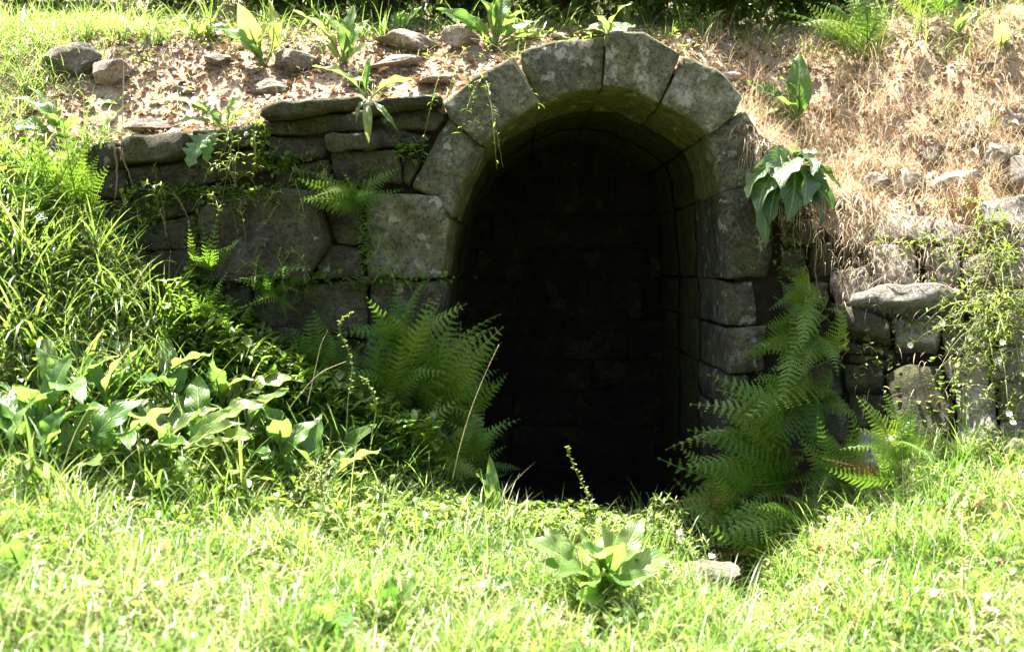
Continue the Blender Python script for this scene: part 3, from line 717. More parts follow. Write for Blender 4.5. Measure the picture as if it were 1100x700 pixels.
# ------------------------------------------------------------------ ferns
def frond(n=20, wd=.2, arch_=.13, m=8, droop=.0, seed=0, mat='fern', curlp=.15):
    r = random.Random(seed); V, F = [], []
    pts = []
    for i in range(13):
        s = i/12; pts.append(Vector((s, .015*math.sin(s*5+seed), arch_*4*s*(1-s)-droop*s**3)))
    tv, tf = tubemesh(pts, .0075, .002, 4); V += [tuple(p) for p in tv]; F += tf
    def rp(s):
        k = min(11, int(s*12)); return pts[k].lerp(pts[k+1], s*12-k)
    for i in range(n):
        s = .14+.85*(i/(n-1))**.95
        prof = (min(1, (s-.02)/.28))**.7*(1-max(0, (s-.3)/.7))**.75+.03
        L0 = wd*prof
        c = rp(s); tang = (rp(min(.999, s+.03))-rp(max(0, s-.03))).normalized(); up = Vector((0, 0, 1)); up = (up-tang*up.dot(tang)).normalized(); sd_ = up.cross(tang)
        for sg in (-1, 1):
            L = L0*r.uniform(.85, 1.1)
            d0 = (sd_*sg+tang*r.uniform(.25, .5)).normalized(); dr = r.uniform(.0, .35)+curlp
            mm = max(2, int(round(m*prof+1)))
            sp = .86/(n-1)*.80
            for k in range(mm):
                a = (k+.25)/mm; base = c+d0*L*a-up*dr*L*a*a
                wl = min(sp*.62, L*.24)*(1-a)**.55*1.05+.004
                ln = L/mm*.52
                for g in (-1, 1):
                    tip = base+tang*g*wl+d0*ln*.75+up*r.uniform(-.003, .006)
                    p1 = base-d0*ln*.85; p2 = base+d0*ln*.95
                    b = len(V)
                    V += [tuple(p1), tuple((p1+tip)/2-d0*ln*.25), tuple(tip), tuple(p2)]
                    F.append((b, b+1, b+2, b+3) if g*sg > 0 else (b+3, b+2, b+1, b))
    me = bpy.data.meshes.new('frond'); me.from_pydata(V, [], F); me.materials.append(M[mat]); return me
FR = [frond(17, .19, .14, 9, 0, 1), frond(18, .21, .24, 9, .05, 2), frond(16, .17, .10, 8, .0, 3), frond(17, .20, .18, 9, .12, 4, curlp=.35), frond(15, .22, .12, 9, .0, 5)]
FS = [frond(16, .11, .12, 4, 0, 6), frond(14, .13, .2, 4, .05, 7)]
FD = [frond(18, .15, .15, 5, .1, 8, 'deadfern', .5)]; FDEAD = frond(17, .16, .2, 7, .15, 9, 'deadfern', .5)
def fern(root, tips, label, lib=None, group=None, name='fern', ws=1.0, dy=-.15, roll=.8, twin=True):
    lv = []
    for tp in tips:
        Y = root.y+(tp[2] if len(tp) > 2 else dy+random.uniform(-.14, .10))
        lv.append((P(tp[0], tp[1], Y), FDEAD if lib is None and random.random() < .03 else random.choice(lib or FR), random.uniform(-roll, roll), ws*random.uniform(.9, 1.15)))
    for tip, me_, ro, w_ in list(lv) if twin else []:
        lv.append((root.lerp(tip, random.uniform(.75, 1.0))+Vector((random.uniform(-.07, .07), random.uniform(-.06, .08), random.uniform(-.06, .05))), random.choice(lib or FR), random.uniform(-roll, roll), w_))
    e = plant(name, root, lv, label, 'fern', group, part='frond', jit=.07 if lib is None else .015); return e
# right-hand cascade
fern(P(868, 330, -.1), [(818, 350), (806, 385), (838, 302), (852, 290), (846, 390), (884, 395), (896, 350), (826, 330), (866, 286)], 'shaded fern high on the right jamb under the broad-leaved plant')
fern(P(872, 420, -.14), [(800, 452), (778, 420), (812, 400), (790, 478), (828, 480), (860, 500), (898, 420), (905, 460), (845, 385), (815, 440)], 'shaded fern halfway down the right jamb')
fern(P(845, 500, -.16), [(716, 500), (722, 540), (738, 462), (745, 430), (766, 400), (750, 560), (775, 520), (790, 450), (720, 470), (800, 545), (765, 470)], 'largest fern reaching over the dark opening from the right', dy=-.12)
fern(P(850, 575, -.4), [(768, 598), (790, 616), (756, 566), (815, 545), (808, 606), (846, 618), (890, 530), (895, 565), (838, 530), (742, 585), (775, 545)], 'dark fern low in the gully below the right jamb', dy=-.1)
fern(P(800, 545, -.25), [(712, 556), (726, 520), (742, 490), (735, 572), (760, 590), (770, 500), (790, 610), (716, 535)], 'fern arching low over the threshold from the right', dy=-.12)
fern(P(880, 375, -.12), [(826, 400), (812, 372), (842, 345), (858, 330), (890, 330), (900, 400), (862, 440), (836, 430)], 'shaded fern in the corner between the right jamb and rubble wall', dy=-.12)
fern(P(905, 500, -.3), [(858, 470), (850, 520), (880, 450), (912, 440), (930, 470), (880, 540), (925, 520)], 'half-shaded fern between the jamb ferns and rubble wall')
fern(P(966, 494, -.58), [(902, 482, -.05), (922, 428, 0), (948, 418, .02), (976, 416, .02), (1004, 466), (940, 452), (985, 446), (998, 490), (920, 460), (890, 492)], 'sunlit pale fern at the foot of the rubble wall', ws=.9, dy=-.05)
# left clump
fern(P(466, 445, -.08), [(540, 368), (534, 335), (545, 400), (530, 425), (520, 455), (500, 350), (478, 350), (450, 380), (515, 390), (505, 480), (525, 350)], 'shaded fern reaching over the dark opening from the left', dy=-.04)
fern(P(420, 430, -.08), [(410, 335), (440, 330), (460, 320), (380, 365), (365, 400), (470, 375), (400, 480), (460, 460), (435, 360), (480, 400)], 'shaded fern in front of the left jamb', dy=-.05)
fern(P(350, 420, -.1), [(310, 350), (335, 330), (365, 340), (290, 390), (390, 370), (300, 430), (400, 410), (345, 370)], 'shaded fern at the wall foot under the large blocks', dy=-.05)
fern(P(450, 410, -.06), [(520, 360), (535, 385), (540, 350), (505, 400), (490, 330), (468, 318), (430, 318), (515, 425), (480, 440)], 'dark arching fern against the left jamb edge', dy=-.03)
fern(P(390, 460, -.12), [(330, 420), (350, 385), (380, 375), (425, 400), (450, 430), (360, 470), (430, 470), (320, 450)], 'dark fern low at the wall foot behind the seed spikes', dy=-.05)
fern(P(500, 510, -.12), [(545, 450), (538, 480), (550, 510), (520, 440), (505, 420), (480, 450), (530, 530)], 'small dark fern at the left edge of the threshold', dy=-.04)
fern(P(470, 500, -.22), [(530, 480), (510, 440), (485, 430), (440, 450), (520, 510), (430, 480), (500, 520)], 'dark fern low beside the opening on the left', dy=-.1)
fern(P(435, 385, -.06), [(395, 318), (425, 305), (455, 300), (470, 330), (370, 350), (410, 340)], 'feathery fern sprouting against the left jamb stone', FR[:3])
fern(P(384, 222, -.02), [(322, 192, -.2, 1), (332, 184, -.16), (345, 206, -.2), (430, 180, -.1), (402, 206, -.2), (372, 192, -.14), (355, 222, -.22), (330, 214, -.25)], 'small fern with sunlit tips growing from the wall left of the arch', FS+FR[:2])
fern(P(296, 318, -.05), [(278, 252, -.04), (262, 330), (330, 286), (345, 296), (310, 345), (250, 300), (285, 285)], 'small fern in a joint under the large left block', FS)
fern(P(226, 345, -.2), [(230, 296), (204, 310), (258, 320), (250, 345), (215, 330)], 'small sunlit fern among the tall grass at the wall', FS+FR[:1])
fern(P(228, 290, -.1), [(232, 232), (210, 250), (206, 280), (250, 262)], 'thin fern rising against the left edge of the large block', FS)
fern(hp(70, 235) if False else P(70, 235, -.1), [(38, 128), (66, 122), (98, 140), (116, 178), (18, 158), (4, 190), (112, 216), (88, 165), (40, 170), (60, 190), (30, 220)], 'sunlit fern on the bank at the left end of the wall', dy=-.1, ws=.95)
fern(P(20, 240, -.2), [(-20, 160), (10, 170), (45, 200), (50, 240), (-10, 250)], 'sunlit fern cut by the left edge of the picture', dy=-.1)
fern(hp(925, 62), [(836, 14, -.1), (866, 2, 0), (890, 30, -.1), (960, 0, 0), (968, 34, -.1), (916, -20, .05), (904, 48, -.15), (945, 20, -.1), (860, 34, -.1)], 'fern at the top right edge of the terrace', dy=-.05)
fern(hp(1000, 20), [(960, -20), (1040, -20), (1050, 15), (985, -30), (1010, 30)], 'pale fern beyond the terrace near the top right corner', dy=0)
dlab = 'brown dead fern frond hanging among the stones of the rubble wall'
for (u, v, u2, v2) in [(1042, 185, 1036, 250), (1022, 190, 1024, 245), (918, 205, 925, 255), (912, 215, 905, 275)]:
    r0 = PW(u, v, -.08)
    fern(r0, [(u2, v2, -.02), (u2+8, v2-12, -.05)], dlab+', '+{1042: 'rightmost', 1022: 'third from left', 918: 'second from left', 912: 'leftmost'}[u], FD, 'dead fern fronds', 'dead_fern', .8, twin=False)

# ------------------------------------------------------------------ trailing herb, stalks, roots
def herb_trail(name, root, n, dirs, Lr, label, flowers=6):
    e = empty(name, root, label, 'plant')
    parts = []; tips = []
    for i in range(n):
        d = Vector((random.gauss(dirs[0], .45), random.gauss(dirs[1], .35), random.gauss(dirs[2], .4))).normalized(); L = random.uniform(*Lr)
        st = root+Vector((random.uniform(-.1, .1), random.uniform(-.05, .05), random.uniform(-.1, .1)))
        pts = [st+d*L*s+Vector((0, 0, -L*.35*s*s+.05*math.sin(s*3))) for s in np.linspace(0, 1, 6)]
        parts.append(tubemesh(pts, .0026, .0013, 3)); tips.append(pts)
    v, f = merge(parts); put('stem', mesh(v, f), e, M['stem'], Matrix.Identity(4))
    pos, yaw, pit, sc = [], [], [], []
    for pts in tips:
        for k in range(14):
            s = random.uniform(.1, 1)*4.99; i = int(s); p = pts[i].lerp(pts[i+1], s-i)
            pos.append(p); yaw.append(random.uniform(0, 6.28)); pit.append(random.uniform(-1.1, .5)); sc.append(random.uniform(.018, .04))
    scatter('leaves', [leaflet(.2, .1), leaflet(.4, .07)], np.array(pos), rots(yaw, pit), np.array(sc), rng.uniform(.3, 1, len(pos)), M['herb'], parent=e, kind='stuff')
    for k in range(flowers):
        p = random.choice(tips)[-1]
        pv, pf = [], []
        for a in range(7):
            an = a*2*math.pi/7; c, s = math.cos(an), math.sin(an); b = len(pv)
            pv += [(0, 0, 0), (.008*c-.004*s, .008*s+.004*c, .004), (.014*c, .014*s, .006), (.008*c+.004*s, .008*s-.004*c, .004)]; pf.append((b, b+1, b+2, b+3))
        put('flower', mesh(pv, pf), e, M['petal'], Matrix.Translation(p) @ Matrix.Rotation(random.uniform(.3, 1.4), 4, 'X') @ Matrix.Rotation(random.uniform(0, 6), 4, 'Z'))
    return e
herb_trail('trailing_herb', PW(1080, 350, -.1), 65, (-.55, -.4, .05), (.14, .36), 'feathery trailing plant with small pale flowers over the rubble wall')
herb_trail('trailing_herb', PW(1095, 290, -.08), 26, (-.45, -.5, .0), (.14, .34), 'green trailing stems at the right edge above the feathery plant', 2)
herb_trail('trailing_herb', PW(1062, 238, -.08), 16, (-.3, -.5, -.3), (.12, .3), 'green trailing stems over the pale stones at the top of the rubble wall', 2)
herb_trail('trailing_herb', PW(1085, 420, -.08), 30, (-.4, -.5, .1), (.1, .24), 'low trailing stems at the right edge near the foot of the rubble wall', 5)
herb_trail('creeping_herb', P(330, 203, -.04), 14, (.1, -.4, -.2), (.06, .16), 'wispy weeds in the joint over the big block beside the wall fern', 0)
herb_trail('creeping_herb', P(300, 300, -.04), 14, (.1, -.4, .2), (.06, .18), 'wispy weeds in the joint under the big block', 0)
herb_trail('creeping_herb', P(508, 60, -.05), 7, (.05, -.3, -.9), (.18, .36), 'thin vine with tiny leaves hanging over the left shoulder voussoir', 0)
herb_trail('creeping_herb', P(262, 150, -.04), 12, (.1, -.4, -.7), (.08, .18), 'wispy creeper hanging from the wall top beside the jagged-leaved plant', 0)
herb_trail('creeping_herb', P(240, 215, -.03), 12, (.1, -.4, .1), (.08, .18), 'wispy green weeds in the wall joint above the large block', 0)
herb_trail('creeping_herb', P(170, 225, -.03), 12, (.1, -.5, .1), (.08, .2), 'wispy green weeds in the wall joint at the left end', 0)
herb_trail('creeping_herb', P(410, 290, -.03), 10, (0, -.5, .2), (.08, .2), 'wispy green weeds rising from under the left impost block', 0)
herb_trail('flowering_weed', P(720, 590, -.7), 14, (0, -.1, 1), (.08, .17), 'thin weed with tiny flowers beside the flat stone at the gully', 6)
herb_trail('flowering_weed', gp(350, 560), 26, (0, -.1, .9), (.12, .26), 'reddish thin-stemmed weed in the lawn below the left docks', 0)
def stalk(px, Y, label, seeds=True, r=.0016, mat='straw', name='grass_stalk', n=40, size=.006, frac=.5):
    pts = [P(u, v, Y) for u, v in px]
    dense = []
    for i in range(len(pts)-1):
        p0, p1, p2, p3 = pts[max(i-1, 0)], pts[i], pts[i+1], pts[min(i+2, len(pts)-1)]
        for k in range(5):
            t = k/5; dense.append(.5*(2*p1+(p2-p0)*t+(2*p0-5*p1+4*p2-p3)*t*t+(3*p1-p0-3*p2+p3)*t**3))
    dense.append(pts[-1])
    e = empty(name, pts[0], label, 'plant')
    v, f = tubemesh(dense, r*1.3, r*.6, 4); put('stem', mesh(v, f), e, M[mat], Matrix.Identity(4))
    if seeds:
        pos, yaw, pit = [], [], []
        for k in range(n):
            s = (1-frac)+frac*random.random(); q = s*(len(dense)-1.001); i = int(q); pos.append(dense[i].lerp(dense[i+1], q-i)); yaw.append(random.uniform(0, 6.28)); pit.append(random.uniform(-1.0, .3))
        ob = scatter('seed_head', [leaflet(.3, .4)], np.array(pos), rots(yaw, pit), rng.uniform(.7, 1.5, n)*size, rng.uniform(.5, 1, n), M['herb'], parent=e, kind='stuff')
    return e
stalk([(634, 590), (636, 565), (630, 530), (618, 505), (608, 480)], -.62, 'pale flowering spike standing against the dark opening', n=60, size=.013, mat='stem', frac=.75, name='flower_spike')
stalk([(486, 515), (494, 480), (506, 440), (521, 402), (536, 370)], -.5, 'straight pale grass stalk leaning right before the left ferns', False, .0014)
stalk([(372, 470), (374, 430), (378, 390), (364, 350), (380, 335)], -.55, 'greenish seed spike before the left ferns', n=50, size=.012, mat='stem', frac=.7, name='flower_spike')
stalk([(398, 475), (404, 440), (400, 420), (388, 405)], -.55, 'drooping green seed spike right of the taller one', n=40, size=.012, mat='stem', frac=.6, name='flower_spike')
stalk([(310, 440), (325, 420), (345, 400), (372, 388)], -.5, 'bent dry stalk on the left bank', False, .0013)
stalk([(330, 435), (338, 400), (345, 370), (352, 355)], -.5, 'thin upright dry stalk on the left bank', False, .0012)
stalk([(415, 48), (417, 20), (418, -20)], 1.2, 'thin brown upright stem at the back of the terrace', False, .005, 'root')
stalk([(130, 155), (132, 115), (133, 75), (131, 50)], .05, 'pale thin stalk in front of the two stones at top left', False, .002)
stalk([(330, 640), (345, 560), (352, 480)], -1.0, 'reddish seed spike in the grass on the left', n=70, size=.008, frac=.7, name='flower_spike')
stalk([(300, 640), (330, 570), (300, 520)], -.9, 'leaning seed spike on the left of the lawn', n=70, size=.008, frac=.7, name='flower_spike')
stalk([(640, 700), (628, 640), (615, 590)], -1.25, 'brownish dock spike before the dock rosette', n=60, size=.01, frac=.7, name='flower_spike')
stalk([(700, 690), (688, 640), (683, 600)], -1.2, 'brownish seed spike right of the dock rosette', n=60, size=.009, frac=.7, name='flower_spike')
for k, (px, lab) in enumerate([([(872, 225), (880, 260), (874, 290), (884, 330)], 'bare root hanging beside the broad-leaved plant right of the arch'), ([(862, 215), (890, 250), (900, 262)], 'short twisted root right of the arch'),
                ([(800, 120), (790, 145), (780, 150), (765, 150)], 'pale rootlets draped over the right voussoir joint'), ([(124, 158), (126, 190), (123, 215)], 'thin brown stem hanging from the left end of the wall'), ([(128, 158), (138, 185), (143, 200)], 'second brown stem hanging from the left end of the wall'),
                ([(905, 290), (898, 320), (903, 350), (900, 385)], 'long dry root hanging before the rubble wall')]):
    pts = [P(u, v, -.06-.03*(k % 2)) for u, v in px]; dense = []
    for a, b in zip(pts, pts[1:]): dense += [a.lerp(b, q/5)+Vector((random.uniform(-1, 1), random.uniform(-1, 1), 0))*.004 for q in range(5)]
    v, f = tubemesh(dense+[pts[-1]], .005, .002, 5); tag(link('hanging_root', mesh(v, f), None, M['root']), lab, 'root')

# ------------------------------------------------------------------ tall grass tufts
def tuft(root, n, L, label, group, w=.011, lib=LONG, lean=(0, .5), name='grass_tuft', mat='tall', yawc=None):
    e = empty(name, root, label, 'grass', group)
    pos = np.array(root)[None]+rng.normal(0, .02, (n, 3))*[1, 1, .1]
    yaw = rng.uniform(0, 6.28, n) if yawc is None else rng.normal(yawc, .9, n)
    ln = rng.uniform(L*.55, L*1.1, n)
    scatter('blades', lib, pos, rots(yaw, rng.uniform(*lean, n)), np.stack([ln, rng.uniform(.7, 1.3, n)*w, ln], 1), rng.uniform(0, .85, n), M[mat], parent=e, kind=None)
    return e
TL = 'tuft of tall arching grass on the left bank before the shaded wall'
for (u, v) in [(30, 300), (70, 330), (110, 300), (150, 300), (120, 350), (165, 340), (190, 360), (215, 345), (235, 385), (265, 390), (290, 415), (300, 440), (45, 370), (85, 380), (140, 390), (180, 400), (225, 420), (15, 260), (60, 270), (100, 260), (325, 450), (130, 330), (20, 340), (250, 430), (345, 500), (375, 520), (415, 530), (60, 510), (160, 515), (265, 520), (30, 430), (110, 430), (200, 440), (280, 450), (340, 470)]:
    tuft(gp(u+random.uniform(-6, 6), v+25), random.randint(14, 22), random.uniform(.26, .46), TL, 'tall grass tufts on the left bank')
for k, (u, v) in enumerate([(360, 490), (400, 500), (440, 520), (475, 540), (520, 560)]):
    tuft(gp(u, v+20), 14, random.uniform(.16, .26), 'grass tuft at the lawn edge below the left ferns, '+ORD[k], 'grass tufts below the left ferns', .005)
for k, (u, v) in enumerate([(860, 580), (905, 550), (940, 530), (1000, 520), (1040, 515), (1080, 520)]):
    tuft(gp(u, v), 14, random.uniform(.14, .24), 'thin grass tuft along the foot of the rubble wall, '+ORD[k], 'grass tufts along the rubble wall', .003)
for (u, v) in [(10, 60), (30, 90), (-5, 110), (40, 45), (90, 36), (130, 36), (170, 40), (20, 30), (-10, 80), (112, 158), (95, 168)]:
    tuft(hp(u, v+10), 40, random.uniform(.2, .36), 'soft pale grass tuft on the slope at the top left', 'grass tufts at top left', .004)
for u in list(range(150, 1000, 26)):
    if 500 < u < 560: continue
    tuft(hp(u+random.uniform(-8, 8), random.uniform(26, 48)), 24, random.uniform(.14, .3), 'grass tuft along the back edge of the terrace', 'grass tufts behind the terrace', .005)

for k, (u, v, n_) in enumerate([(905, 150, 50), (940, 120, 50), (985, 150, 60), (930, 185, 60), (1010, 110, 50), (1050, 160, 60), (1085, 120, 50), (970, 190, 50), (900, 190, 50), (1030, 195, 60), (880, 120, 40), (1070, 195, 60)]):
    tuft(hp(u, v), n_, random.uniform(.16, .28), 'straw-coloured dry grass tuft on the bank above the rubble wall', 'dry grass tufts on the right bank', .0026, LONG, (.1, 1.2), mat='dry', yawc=-1.9)
for k, (u, v) in enumerate([(920, 90), (945, 215), (990, 95), (1012, 130), (1065, 140)]):
    tuft(hp(u, v), 18, random.uniform(.1, .18), 'green grass tuft among the dry grass on the right bank, '+ORD[k], 'green tufts on the right bank', .003, LONG, (.0, .8))
# weeds and moss tufts in the joints of the left wall
jp = []
for (u, v, n_, su, sv) in [(250, 208, 120, 45, 5), (330, 204, 90, 30, 5), (180, 208, 100, 25, 6), (150, 240, 80, 14, 20), (300, 300, 140, 60, 6), (392, 250, 60, 3, 30), (425, 300, 70, 30, 4), (300, 175, 60, 14, 6), (215, 265, 80, 5, 30), (356, 200, 60, 20, 4), (280, 150, 50, 8, 12), (850, 260, 60, 12, 30), (440, 160, 30, 10, 6)]:
    for _ in range(n_*2): jp.append(P(random.gauss(u, su), random.gauss(v, sv), random.uniform(-.06, -.015)))
scatter('wall_weeds', LEAFLETS, np.array([tuple(p) for p in jp]), rots(rng.uniform(0, 6.28, len(jp)), rng.uniform(-1, .8, len(jp))), rng.uniform(.010, .036, len(jp)), rng.uniform(0, .6, len(jp)), M['herb'], 'tiny weeds growing in the joints of the shaded wall', 'weeds')
# ------------------------------------------------------------------ lawn and small stuff
def area(n, x0, x1, t0, t1):
    x = rng.uniform(x0, x1, n); t = rng.uniform(t0, t1, n); return x, t
def lawn(name, n, rect, L, w, lib, mat, label, cat, fn, tint, lean=(0, .5), mask=None, yawc=None, sink=.004):
    x, t = area(n, *rect)
    if mask is not None:
        k = mask(x, t); x, t = x[k], t[k]
    n = len(x); y = (yh if t.max() > 0.05 else yw)(x)+t; z = fn(x, t)-sink
    ln = rng.uniform(L[0], L[1], n)*(np.clip(.9+.65*ns(x, t, 4.7, 2)+.45*ns(x, t, 15, 6), .3, 2.0) if mat == 'lawn' else 1); yaw = rng.uniform(0, 6.28, n) if yawc is None else yawc+.9*ns(x, t, 3.3, 5)+rng.normal(0, .9, n)
    return scatter(name, lib, np.stack([x, y, z], 1), rots(yaw, rng.uniform(*lean, n)), np.stack([ln, rng.uniform(w[0], w[1], n), ln], 1), tint(x, t, n), M[mat], label, cat)
ft = lambda x, t: front(x, np.minimum(t, 0))
def grass_mask(x, t):
    keep = np.ones(len(x), bool)
    keep &= ~((x > -.28) & (x < .92) & (t > -.42+.25*(x > .6)*0))      # the worn threshold
    keep &= ~((ns(x, t, 9, 8)+.6*ns(x, t, 23, 3) > .75) & (rng.random(len(x)) < .7))
    keep &= ~((np.abs(x-.78) < .09) & (t > -.85) & (rng.random(len(x)) < .8))
    return keep
lt = lambda x, t, n: np.clip(.45+.28*ns(x, t, 3.0)+.15*ns(x, t, 11, 4)+rng.normal(0, .2, n), 0, 1)
lawn('lawn_grass', 80000, (-2.1, 2.1, -2.5, -.02), (.05, .17), (.0026, .0052), BLADES, 'lawn', 'short bright sunlit grass in front of the arch', 'grass', ft, lt, (0, .7), grass_mask)
lawn('outer_grass', 30000, (-5, 5, -4.0, -.02), (.07, .16), (.005, .008), BLADES, 'lawn', 'grass around the lawn outside the picture', 'grass', ft, lt, (0, .7), lambda x, t: (np.abs(x) > 2.1) | (t < -2.5))
lawn('clover_leaves', 9000, (-2.1, 2.1, -2.4, -.1), (.015, .04), (.016, .04), LEAFLETS, 'herb', 'small round weed leaves scattered through the lawn', 'ground cover', lambda x, t: ft(x, t)+rng.uniform(.01, .07, len(x)), lambda x, t, n: rng.uniform(.2, 1, n), (-.9, .5), grass_mask, sink=0)
lawn('bank_herbs', 6000, (-2.4, -.25, -1.0, -.02), (.025, .06), (.022, .05), LEAFLETS, 'herb', 'small leafy weeds covering the left bank', 'ground cover', lambda x, t: ft(x, t)+rng.uniform(.01, .12, len(x)), lambda x, t, n: rng.uniform(0, .8, n), (-.9, .5), lambda x, t: rng.random(len(x)) < .6, sink=0)
lawn('bank_grass', 13000, (-2.5, -.3, -1.0, -.02), (.10, .26), (.004, .008), LONG, 'tall', 'medium grass covering the left bank', 'grass', ft, lambda x, t, n: rng.uniform(0, .9, n), (0, .6), lambda x, t: rng.random(len(x)) < np.where(t > -.5, .75, .3))
lawn('threshold_herbs', 5000, (-.35, .95, -.75, -.38), (.015, .035), (.015, .03), LEAFLETS, 'herb', 'small weeds along the edge of the dark threshold', 'ground cover', lambda x, t: ft(x, t)+rng.uniform(.01, .11, len(x)), lambda x, t, n: rng.uniform(.1, 1, n), (-.9, .5), None, sink=0)
lawn('shade_herbs', 6500, (-1.35, -.3, -.4, -.02), (.03, .07), (.02, .045), LEAFLETS, 'herb', 'shaded weeds along the foot of the left wall', 'ground cover', lambda x, t: ft(x, t)+rng.uniform(.02, .36, len(x)), lambda x, t, n: rng.uniform(0, .6, n), (-.9, .3), None, sink=0)
lawn('shade_grass', 4200, (-1.45, -.28, -.4, -.02), (.18, .42), (.004, .008), LONG, 'tall', 'shaded grass along the foot of the left wall', 'grass', ft, lambda x, t, n: rng.uniform(0, .6, n), (0, .6))
lawn('lawn_straw', 5000, (-2.1, 2.1, -2.4, -.3), (.05, .16), (.0016, .003), LONG, 'dry', 'dry straw stems lying through the lawn', 'grass', lambda x, t: ft(x, t)+rng.uniform(.0, .05, len(x)), lambda x, t, n: np.clip(rng.normal(.7, .2, n), 0, 1), (.2, 1.4), grass_mask, None, 0)
lawn('lawn_stems', 900, (-2.0, 2.0, -2.0, -.35), (.14, .28), (.002, .003), LONG, 'lawn', 'taller thin grass stems standing above the lawn', 'grass', ft, lambda x, t, n: rng.uniform(.5, 1, n), (0, .5), grass_mask)
# straw draping over the earth between arch and rubble wall
dp = np.array([tuple(P(random.uniform(800, 945), 0, 0)) for _ in range(750)])
dx = dp[:, 0]; dzt = np.interp(dx, [.9, 1.1, 1.3, 1.5], [1.70, 1.50, 1.36, 1.32])-np.abs(rng.normal(0, .12, len(dx)))
dl = rng.uniform(.08, .24, len(dx))
scatter('hanging_straw', LONG, np.stack([dx, yw(dx)+.04+.1*(dx-.9)-rng.uniform(0, .07, len(dx)), dzt], 1), rots(-math.pi/2+rng.normal(0, .6, len(dx)), rng.uniform(1.0, 1.9, len(dx))), np.stack([dl, rng.uniform(.0014, .003, len(dx)), dl], 1), np.clip(rng.normal(.4, .3, len(dx)), 0, 1), M['dry'], 'dry straw and rootlets hanging over the earth right of the arch', 'grass')
lawn('edge_grass', 2600, (-2.2, .05, -1.35, -.45), (.10, .26), (.003, .006), LONG, 'lawn', 'longer grass between the docks and the short lawn', 'grass', ft, lambda x, t, n: rng.uniform(.1, .9, n), (0, .6), lambda x, t: rng.random(len(x)) < np.clip(1.1+(t+.45)*1.0, .1, 1))
wp = [PW(random.uniform(905, 1112), 226+abs(random.gauss(0, 75)), random.uniform(-.06, .02)) for _ in range(1100)]
wl = rng.uniform(.04, .17, len(wp))
scatter('wall_straw', LONG, np.array([tuple(p) for p in wp]), rots(-math.pi/2-.3+rng.normal(0, .7, len(wp)), rng.uniform(.6, 1.9, len(wp))), np.stack([wl, rng.uniform(.0014, .003, len(wp)), wl], 1), np.clip(rng.normal(.55, .28, len(wp)), 0, 1), M['dry'], 'dry straw caught in the joints of the rubble wall', 'grass')
wq = []
for (u, v, n_, su, sv) in [(1050, 300, 220, 35, 30), (1080, 400, 200, 25, 30), (990, 350, 90, 30, 6), (1030, 420, 120, 20, 25), (940, 380, 80, 15, 20), (1000, 262, 80, 40, 5)]:
    for _ in range(n_): wq.append(PW(random.gauss(u, su), random.gauss(v, sv), random.uniform(-.08, -.02)))
scatter('rubble_weeds', LEAFLETS, np.array([tuple(p) for p in wq]), rots(rng.uniform(0, 6.28, len(wq)), rng.uniform(-1, .8, len(wq))), rng.uniform(.012, .035, len(wq)), rng.uniform(.2, 1, len(wq)), M['herb'], 'tiny weeds growing between the stones of the rubble wall', 'weeds')
# dry grass on the right-hand bank
def drymask(x, t): return rng.random(len(x)) < np.clip((x-.9)/.3, 0, 1)*np.clip(1.3-t*.75, .1, 1)*np.clip(.62+.95*ns(x, t, 4.5, 3), .06, 1)
lawn('dry_grass', 26000, (.85, 2.7, .0, 1.6), (.07, .24), (.0014, .003), LONG, 'dry', 'matted straw-coloured dry grass on the bank at right', 'grass', hill, lambda x, t, n: np.clip(.5+.38*ns(x, t, 5, 7)+rng.normal(0, .22, n), 0, 1), (.1, 1.3), drymask, -math.pi/2-.35, 0)
lawn('dry_grass_fringe', 1500, (1.0, 2.7, .0, .14), (.06, .2), (.0014, .003), LONG, 'dry', 'dry grass hanging over the rubble wall top', 'grass', lambda x, t: hill(x, np.maximum(t, 0))+.01, lambda x, t, n: np.clip(rng.normal(.5, .28, n), 0, 1), (.5, 1.6), lambda x, t: rng.random(len(x)) < np.clip(.45+1.0*ns(x, 0, 9, 2), 0, 1), -math.pi/2-.2, 0)
lawn('terrace_straw', 9000, (-2.2, 1.1, .03, 1.1), (.03, .10), (.0012, .0026), LONG, 'dry', 'thin dry stems lying over the terrace litter', 'litter', hill, lambda x, t, n: np.clip(rng.normal(.4, .28, n), 0, 1), (.9, 1.5), None, None, -.004)
CRISP = [leaflet(.7, .34), leaflet(-.6, .42), leaflet(1.0, .3)]
lawn('leaf_litter', 9000, (-2.3, 2.6, .02, 1.25), (.012, .045), (.014, .05), CRISP, 'litter', 'brown dead leaf litter on the terrace and bank', 'litter', hill, lambda x, t, n: np.clip(rng.normal(.45, .28, n), 0, 1), (-.5, .5), None, None, -.006)
lawn('hill_grass', 9000, (-4, 4, 1.0, 3.6), (.08, .26), (.004, .007), LONG, 'tall', 'grass growing up the hillside behind the terrace', 'grass', hill, lambda x, t, n: rng.uniform(0, .8, n), (0, .5))
lawn('slope_grass', 9000, (-3.4, -1.45, -.05, 1.4), (.08, .22), (.003, .006), LONG, 'tall', 'pale grass on the slope at the top left', 'grass', hill, lambda x, t, n: rng.uniform(.1, 1, n), (0, .7), lambda x, t: rng.random(len(x)) < np.clip((-1.95-x)/.3+.10*(t > .9), 0, 1)*(1-.6*(t < .5)*(x > -2.2)))
lawn('terrace_weeds', 2600, (-2.2, 1.0, .05, 1.1), (.015, .045), (.012, .03), LEAFLETS, 'herb', 'small scruffy weeds dotted over the terrace litter', 'weeds', lambda x, t: hill(x, t)+rng.uniform(.0, .05, len(x)), lambda x, t, n: rng.uniform(0, .9, n), (-.9, .3), lambda x, t: ns(x, t, 5, 9)+1.2*(t-.6) > .45, None, 0)
